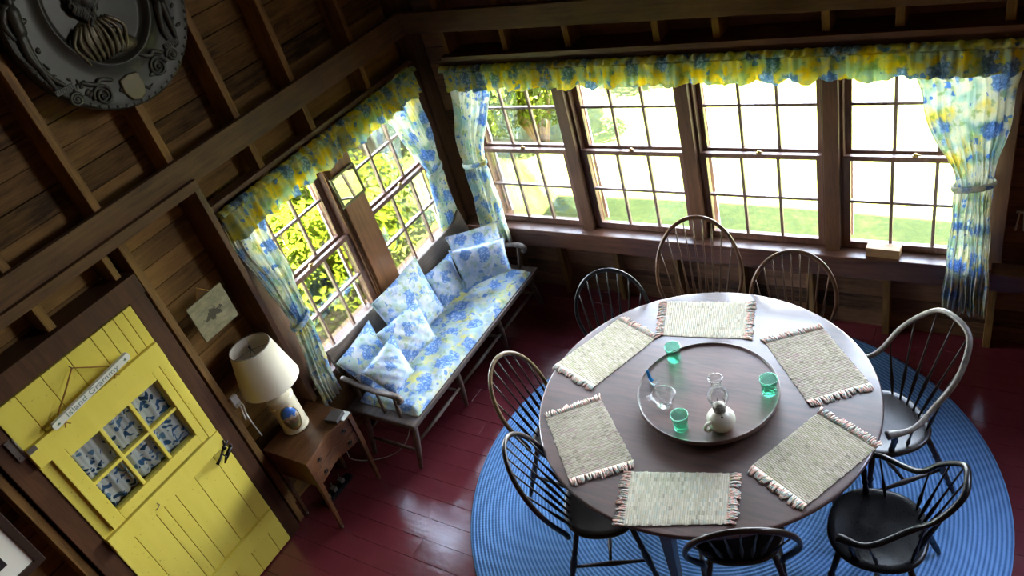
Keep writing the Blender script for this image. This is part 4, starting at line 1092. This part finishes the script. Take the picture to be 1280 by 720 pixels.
# cast plaque with relief
def plaque():
    cy, cz = -2.136, 3.335
    P = empty('wall_plaque', (.115, cy, cz)); tag(P, 'large round dark cast metal relief plaque high on the left wall', 'plaque')
    n = 96; R0 = .472; ia, ib, oz = .262, .292, .035
    m = MB(); vs = []
    def ell(an, f): return (math.sin(an)*ia*f, math.cos(an)*ib*f+oz)
    rings = []
    for f, x in ((1., -.05), (1., .012), (.985, .022), (.96, .020), (.93, .012)): rings.append([(x, math.sin(2*PI*k/n)*R0*f, math.cos(2*PI*k/n)*R0*f) for k in range(n)])
    for t in (.33, .66, 1.):
        rings.append([(.012, *[lerp(a, b, t) for a, b in zip((math.sin(2*PI*k/n)*R0*.93, math.cos(2*PI*k/n)*R0*.93), ell(2*PI*k/n, 1.06))]) for k in range(n)])
    for f, x in ((1.03, .026), (.99, .026), (.95, -.004), (.88, -.018), (.85, -.018), (.4, -.012), (.02, -.01)): rings.append([(x, *ell(2*PI*k/n, f)) for k in range(n)])
    for r in rings: vs += r
    fs = [(i*n+k, i*n+(k+1) % n, (i+1)*n+(k+1) % n, (i+1)*n+k) for i in range(len(rings)-1) for k in range(n)]+[tuple(range(n)), tuple(range((len(rings)-1)*n, len(rings)*n))]
    m.add(vs, fs, True); m.build('plate', 'bronze', P)
    def w(y, z, x=0): return V((x, y-cy, z-cz))
    # bust of a bearded man in a cloak and broad hat
    b = MB()
    b.ellipsoid(w(-2.19, 3.45, -.012), (.045, .075, .10)).ellipsoid(w(-2.19, 3.58, -.008), (.03, .16, .022), Matrix.Rotation(.15, 3, 'X')).ellipsoid(w(-2.19, 3.60, -.008), (.035, .085, .05))
    b.ellipsoid(w(-2.135, 3.455, .012), (.018, .018, .026)); b.ellipsoid(w(-2.165, 3.39, .008), (.03, .05, .05))
    for i in range(26):
        t = i/25; y = lerp(-2.27, -2.13, t)+random.uniform(-.012, .012); z = 3.40-.07*math.sin(t*PI)+random.uniform(-.02, .02)
        b.tube(catmull([w(y, z+.03, .016), w(y+.012, z, .026), w(y-.006, z-.02, .020), w(y+.006, z-.035, .01)], 3), [.008]*9+[.003], 6)
    b.build('bearded_head', 'bronze', P)
    b = MB()
    b.ellipsoid(w(-2.235, 3.235, -.02), (.045, .12, .085), Matrix.Rotation(.5, 3, 'X')).ellipsoid(w(-2.13, 3.165, -.02), (.04, .12, .05), Matrix.Rotation(-.35, 3, 'X'))
    for i in range(9):
        y = lerp(-2.35, -2.07, i/8); b.tube(catmull([w(lerp(y, -2.2, .45), 3.30, .010), w(y, 3.235, .022), w(lerp(y, -2.21, .15), 3.165, .018), w(lerp(y, -2.21, .3), 3.12, -.005)], 4), [.010]*12+[.006], 7)
    for k in range(14): b.ellipsoid(w(-2.12+random.uniform(-.03, .03), 3.21+random.uniform(-.04, .03), .008), (.012, .014, .014))
    b.build('cloak', 'bronze_rubbed', P)
    def figure(pts, legs, sc):
        f = MB()
        (hy, hz), (ty, tz), (by, bz) = pts
        f.ellipsoid(w(hy, hz, .03), (.022, .022*sc, .028*sc)); f.tube(catmull([w(hy, hz-.03, .022), w(ty, tz, .026), w(by, bz, .024)], 5), [.020*sc]*4+[.034*sc]*3+[.030*sc]*4, 10)
        for l in legs: f.tube(catmull([w(*q, .022) for q in l], 5), [lerp(.024, .010, i/(5*(len(l)-1)))*sc for i in range(5*(len(l)-1)+1)], 8)
        return f
    f = figure([(-2.50, 3.56), (-2.525, 3.46), (-2.54, 3.37)], [[(-2.54, 3.37), (-2.548, 3.28), (-2.545, 3.18), (-2.535, 3.11)], [(-2.545, 3.37), (-2.56, 3.27), (-2.53, 3.17), (-2.49, 3.11)], [(-2.53, 3.50), (-2.58, 3.44), (-2.575, 3.36)]], 1.)
    for i in range(5): f.tube(catmull([w(-2.57-.006*i, 3.42, .014), w(-2.59-.003*i, 3.30, .018), w(-2.575+.006*i, 3.20, .014)], 4), .008, 6)
    f.build('standing_figure', 'bronze', P)
    f = figure([(-1.79, 3.46), (-1.80, 3.36), (-1.835, 3.26)], [[(-1.835, 3.26), (-1.865, 3.19), (-1.885, 3.12), (-1.88, 3.075)], [(-1.82, 3.25), (-1.825, 3.18), (-1.83, 3.11), (-1.835, 3.07)], [(-1.80, 3.41), (-1.755, 3.33), (-1.755, 3.25)]], .95)
    f.build('standing_figure', 'bronze', P)
    for (y, z), s, r in (((-2.475, 3.03), 1, .034), ((-2.345, 2.99), -1, .052), ((-2.005, 2.985), 1, .052), ((-1.90, 3.005), -1, .034)):
        pts = []
        for i in range(40):
            t = i/39; a = t*2.2*2*PI; pts.append(w(y+s*r*(1-.85*t)*math.cos(a), z+r*(1-.85*t)*math.sin(a), .018+.006*t))
        MB().tube(pts, [.009-.004*i/39 for i in range(40)], 7).ellipsoid(w(y, z, .022), (.010, .012, .012)).build('scroll', 'bronze', P)
    for y0, y1 in ((-2.42, -2.26), (-2.08, -1.94)):
        MB().tube(catmull([w(y0, 3.09, .016), w(lerp(y0, y1, .4), 3.05, .022), w(lerp(y0, y1, .6), 3.06, .02), w(y1, 3.03, .016)], 5), [.004]+[.012]*14+[.005], 7).build('acanthus_leaf', 'bronze', P)
    f = MB()
    for k in range(70):
        a = random.uniform(0, 2*PI); rr = R0*random.uniform(.78, .90)
        y, z = rr*math.sin(a), rr*math.cos(a)
        f.ellipsoid((.014, y, z), (.008, random.uniform(.006, .016), random.uniform(.010, .026)), Matrix.Rotation(random.uniform(0, PI), 3, 'X'), 8, 6)
    for k in range(64):
        a = 2*PI*k/64; f.ellipsoid((.020, R0*.972*math.sin(a), R0*.972*math.cos(a)), (.006, .010, .010), None, 8, 5)
    f.build('foliage_relief', 'bronze', P)['kind'] = 'stuff'
    s = MB(); poly = [(-.055, .06), (0, .07), (.055, .06), (.062, 0), (.04, -.05), (0, -.068), (-.04, -.05), (-.062, 0)]
    s.prism([(a-2.185-cy, c_+2.955-cz) for a, c_ in poly], .010, .028, 'yz'); s.build('shield', 'bronze_rubbed', P, bevel=.008, seg=3)
    for y, z in ((-2.50, 3.095), (-1.873, 3.055)):
        q = MB().box(.010, .026, y-.05-cy, y+.05-cy, z-.014-cz, z+.010-cz)
        for k in range(9): q.box(.024, .030, y-.046+.0105*k-cy, y-.040+.0105*k-cy, z-.012-cz, z+.008-cz)
        q.build('pedestal', 'bronze', P)
    letters = 'RUBENS'
    for i, (y, z) in enumerate([(-2.370, 3.245), (-2.385, 3.292), (-2.392, 3.338), (-2.394, 3.382), (-2.390, 3.424), (-2.381, 3.464)]):
        th = lerp(1.95, 1.25, i/5)
        rot = Matrix(((0, 0, 1), (1, 0, 0), (0, 1, 0))).to_4x4() @ Matrix.Rotation(th, 4, 'Z')
        curve_text('letter', letters[i], .052, 'bronze', P, Matrix.Translation(w(y, z, -.0155)) @ rot, .004)
plaque()

# box on the sill, coat hooks
bx_ = MB().box(-.096, .096, -.035, .035, 0, .062).build('wooden_box', 'boxwood', bevel=.002); bx_.location = (3.262, -.068, .7465); bx_.rotation_euler = (0, 0, -.05)
tag(bx_, 'small plain wooden box standing on the window sill', 'box')
hk = empty('coat_hook', (3.95, .104, 1.0)); tag(hk, 'small white double coat hook on the dark wall right of curtain', 'hook')
MB().obox((0, 0, 0), (.028, 0, 0), (0, .004, 0), (0, 0, .008)).build('hook_plate', 'bulbwhite', hk, bevel=.002)
for s in (-1, 1): MB().tube(catmull([(s*.012, -.004, 0), (s*.014, -.03, -.02), (s*.018, -.035, -.07), (s*.02, -.06, -.085), (s*.022, -.075, -.06)], 5), .005, 7).build('hook_arm', 'bulbwhite', hk)

# ------------------------------------------------------------------ outside
GZ = -.35
def lawn():
    n = 60
    def fn(u, v):
        x, y = lerp(-16, 18, u), lerp(-14, 26, v)
        return (x, y, GZ+.03*math.sin(x*1.1)+.03*math.sin(y*.9+x*.4))
    return MB().grid(fn, n, n).build('lawn', 'grass')
o = struct(lawn(), 'sunlit green lawn outside the windows', 'lawn')
def bush(label, x, y, r, h, nl, mat, seed, group):
    rnd = random.Random(seed); root = empty('bush', (x, y, GZ)); tag(root, label, 'bush', group)
    nl = int(nl*2.4); m = MB(); lobes = [(rnd.uniform(-.6, .6)*r, rnd.uniform(-.6, .6)*r, rnd.uniform(.3, .75)*h, rnd.uniform(.35, .6)*r) for _ in range(9)]
    for i in range(nl):
        lx, ly, lz, lr = rnd.choice(lobes); d = V((rnd.gauss(0, 1), rnd.gauss(0, 1), rnd.gauss(0, 1))).normalized()
        p = V((lx, ly, lz))+d*lr*rnd.uniform(.7, 1.05); p.z = max(.03, p.z)
        nn = (d+V((rnd.uniform(-.7, .7), rnd.uniform(-.7, .7), rnd.uniform(0, 1)))).normalized(); a = nn.orthogonal().normalized()
        a = Matrix.Rotation(rnd.uniform(0, 6.28), 3, nn) @ a; b = nn.cross(a); L_ = rnd.uniform(.03, .062); w = L_*.5
        m.add([p-a*L_, p+b*w+nn*.012, p+a*L_, p-b*w+nn*.012], [(0, 1, 2, 3)])
    m.build('foliage', mat, root)
    t = MB()
    for i in range(8):
        lx, ly, lz, lr = lobes[i % 9]; t.tube(catmull([(lx*.15, ly*.15, 0), (lx*.5, ly*.4, lz*.5), (lx, ly, lz+lr*.4)], 4), [.03]*3+[.022]*3+[.012]*3, 6)
    t.build('stems', 'bark', root)
G1 = 'bushes outside the windows'
bush('leafy bush outside the left window beside the lamp', -1.5, -.75, .85, 1.5, 2600, 'leaf', 11, G1)
bush('leafy bush beyond the left window, next to the mirror', -2.7, .5, 1.0, 1.6, 2600, 'leaf', 12, G1)
bush('darker bush far outside the window nearest the corner', -3.75, 2.75, 1.0, 1.7, 2800, 'leaf2', 13, G1)
bush('tall bush outside the first back window by the corner', -1.25, 3.25, .95, 1.75, 4200, 'leaf', 14, G1)
bush('spreading dark bush outside, left of the first back window', -3.7, 5.7, 1.2, 2.3, 3000, 'leaf2', 15, G1)
bush('low bush outside the second back window, furthest from the house', -.55, 5.2, .85, 1.6, 3000, 'leaf', 16, G1)

# ------------------------------------------------------------------ light
W_ = bpy.data.worlds.new('sky'); S.world = W_; W_.use_nodes = True
nt = W_.node_tree; nt.nodes.clear()
out = nt.nodes.new('ShaderNodeOutputWorld'); bg = nt.nodes.new('ShaderNodeBackground')
tc = nt.nodes.new('ShaderNodeTexCoord'); sp = nt.nodes.new('ShaderNodeSeparateXYZ'); rp = nt.nodes.new('ShaderNodeValToRGB')
nt.links.new(tc.outputs['Generated'], sp.inputs[0]); nt.links.new(sp.outputs[2], rp.inputs[0])
rp.color_ramp.elements[0].color = (.95, .97, 1.0, 1); rp.color_ramp.elements[0].position = 0.
rp.color_ramp.elements[1].color = (.55, .68, 1.0, 1); rp.color_ramp.elements[1].position = .8
nt.links.new(rp.outputs[0], bg.inputs[0]); bg.inputs[1].default_value = 3.2
nt.links.new(bg.outputs[0], out.inputs[0])
su = bpy.data.lights.new('sun', 'SUN'); su.energy = 40.; su.angle = .009; su.color = (1., .95, .84)
so = bpy.data.objects.new('sun', su); C.objects.link(so)
so.rotation_euler = V((-.02, -.265, 1.0)).normalized().to_track_quat('Z', 'Y').to_euler()
def portal(loc, rot, sx, sy):
    l = bpy.data.lights.new('sky_portal', 'AREA'); l.shape = 'RECTANGLE'; l.size = sx; l.size_y = sy
    try: l.cycles.is_portal = True
    except Exception: return
    o = bpy.data.objects.new('sky_portal', l); C.objects.link(o); o.location = loc; o.rotation_euler = rot
portal((2.1, .2, 1.4), (-PI/2, 0, 0), 3.5, 1.4)
portal((5.8, .2, 3.15), (-PI/2, 0, 0), 2.2, 1.1)  # sky sampling for the added high opening
portal((-.2, -1.07, 1.4), (0, -PI/2, 0), 1.4, 2.0)

# ------------------------------------------------------------------ camera
Rw = [[0.8387913519478893, 0.48229529631517376, -0.25262682963155453], [0.1140253151884188, -0.609324789602915, -0.7846792518421432], [-0.5323789020928739, 0.6293763166243405, -0.5660902372226222]]
r, d, f = V(Rw[0]), V(Rw[1]), V(Rw[2])
cam = bpy.data.cameras.new('camera'); co_ = bpy.data.objects.new('camera', cam); C.objects.link(co_)
mw = Matrix((r, -d, -f)).transposed().to_4x4(); mw.translation = V((3.89967, -4.31821, 3.87540)); co_.matrix_world = mw
cam.sensor_width = 36; cam.lens = 36*963.64/1280; cam.clip_start = .05; cam.clip_end = 200
S.camera = co_
S.view_settings.view_transform = 'Standard'; S.view_settings.look = 'None'
S.view_settings.exposure = 3.93; S.view_settings.gamma = 1.0; S.view_settings.use_curve_mapping = False
S.cycles.max_bounces = 12; S.cycles.diffuse_bounces = 6; S.cycles.transparent_max_bounces = 16; S.cycles.transmission_bounces = 10
S.cycles.caustics_refractive = False; S.cycles.caustics_reflective = False
S.cycles.sample_clamp_indirect = 8
S.cycles.use_denoising = True
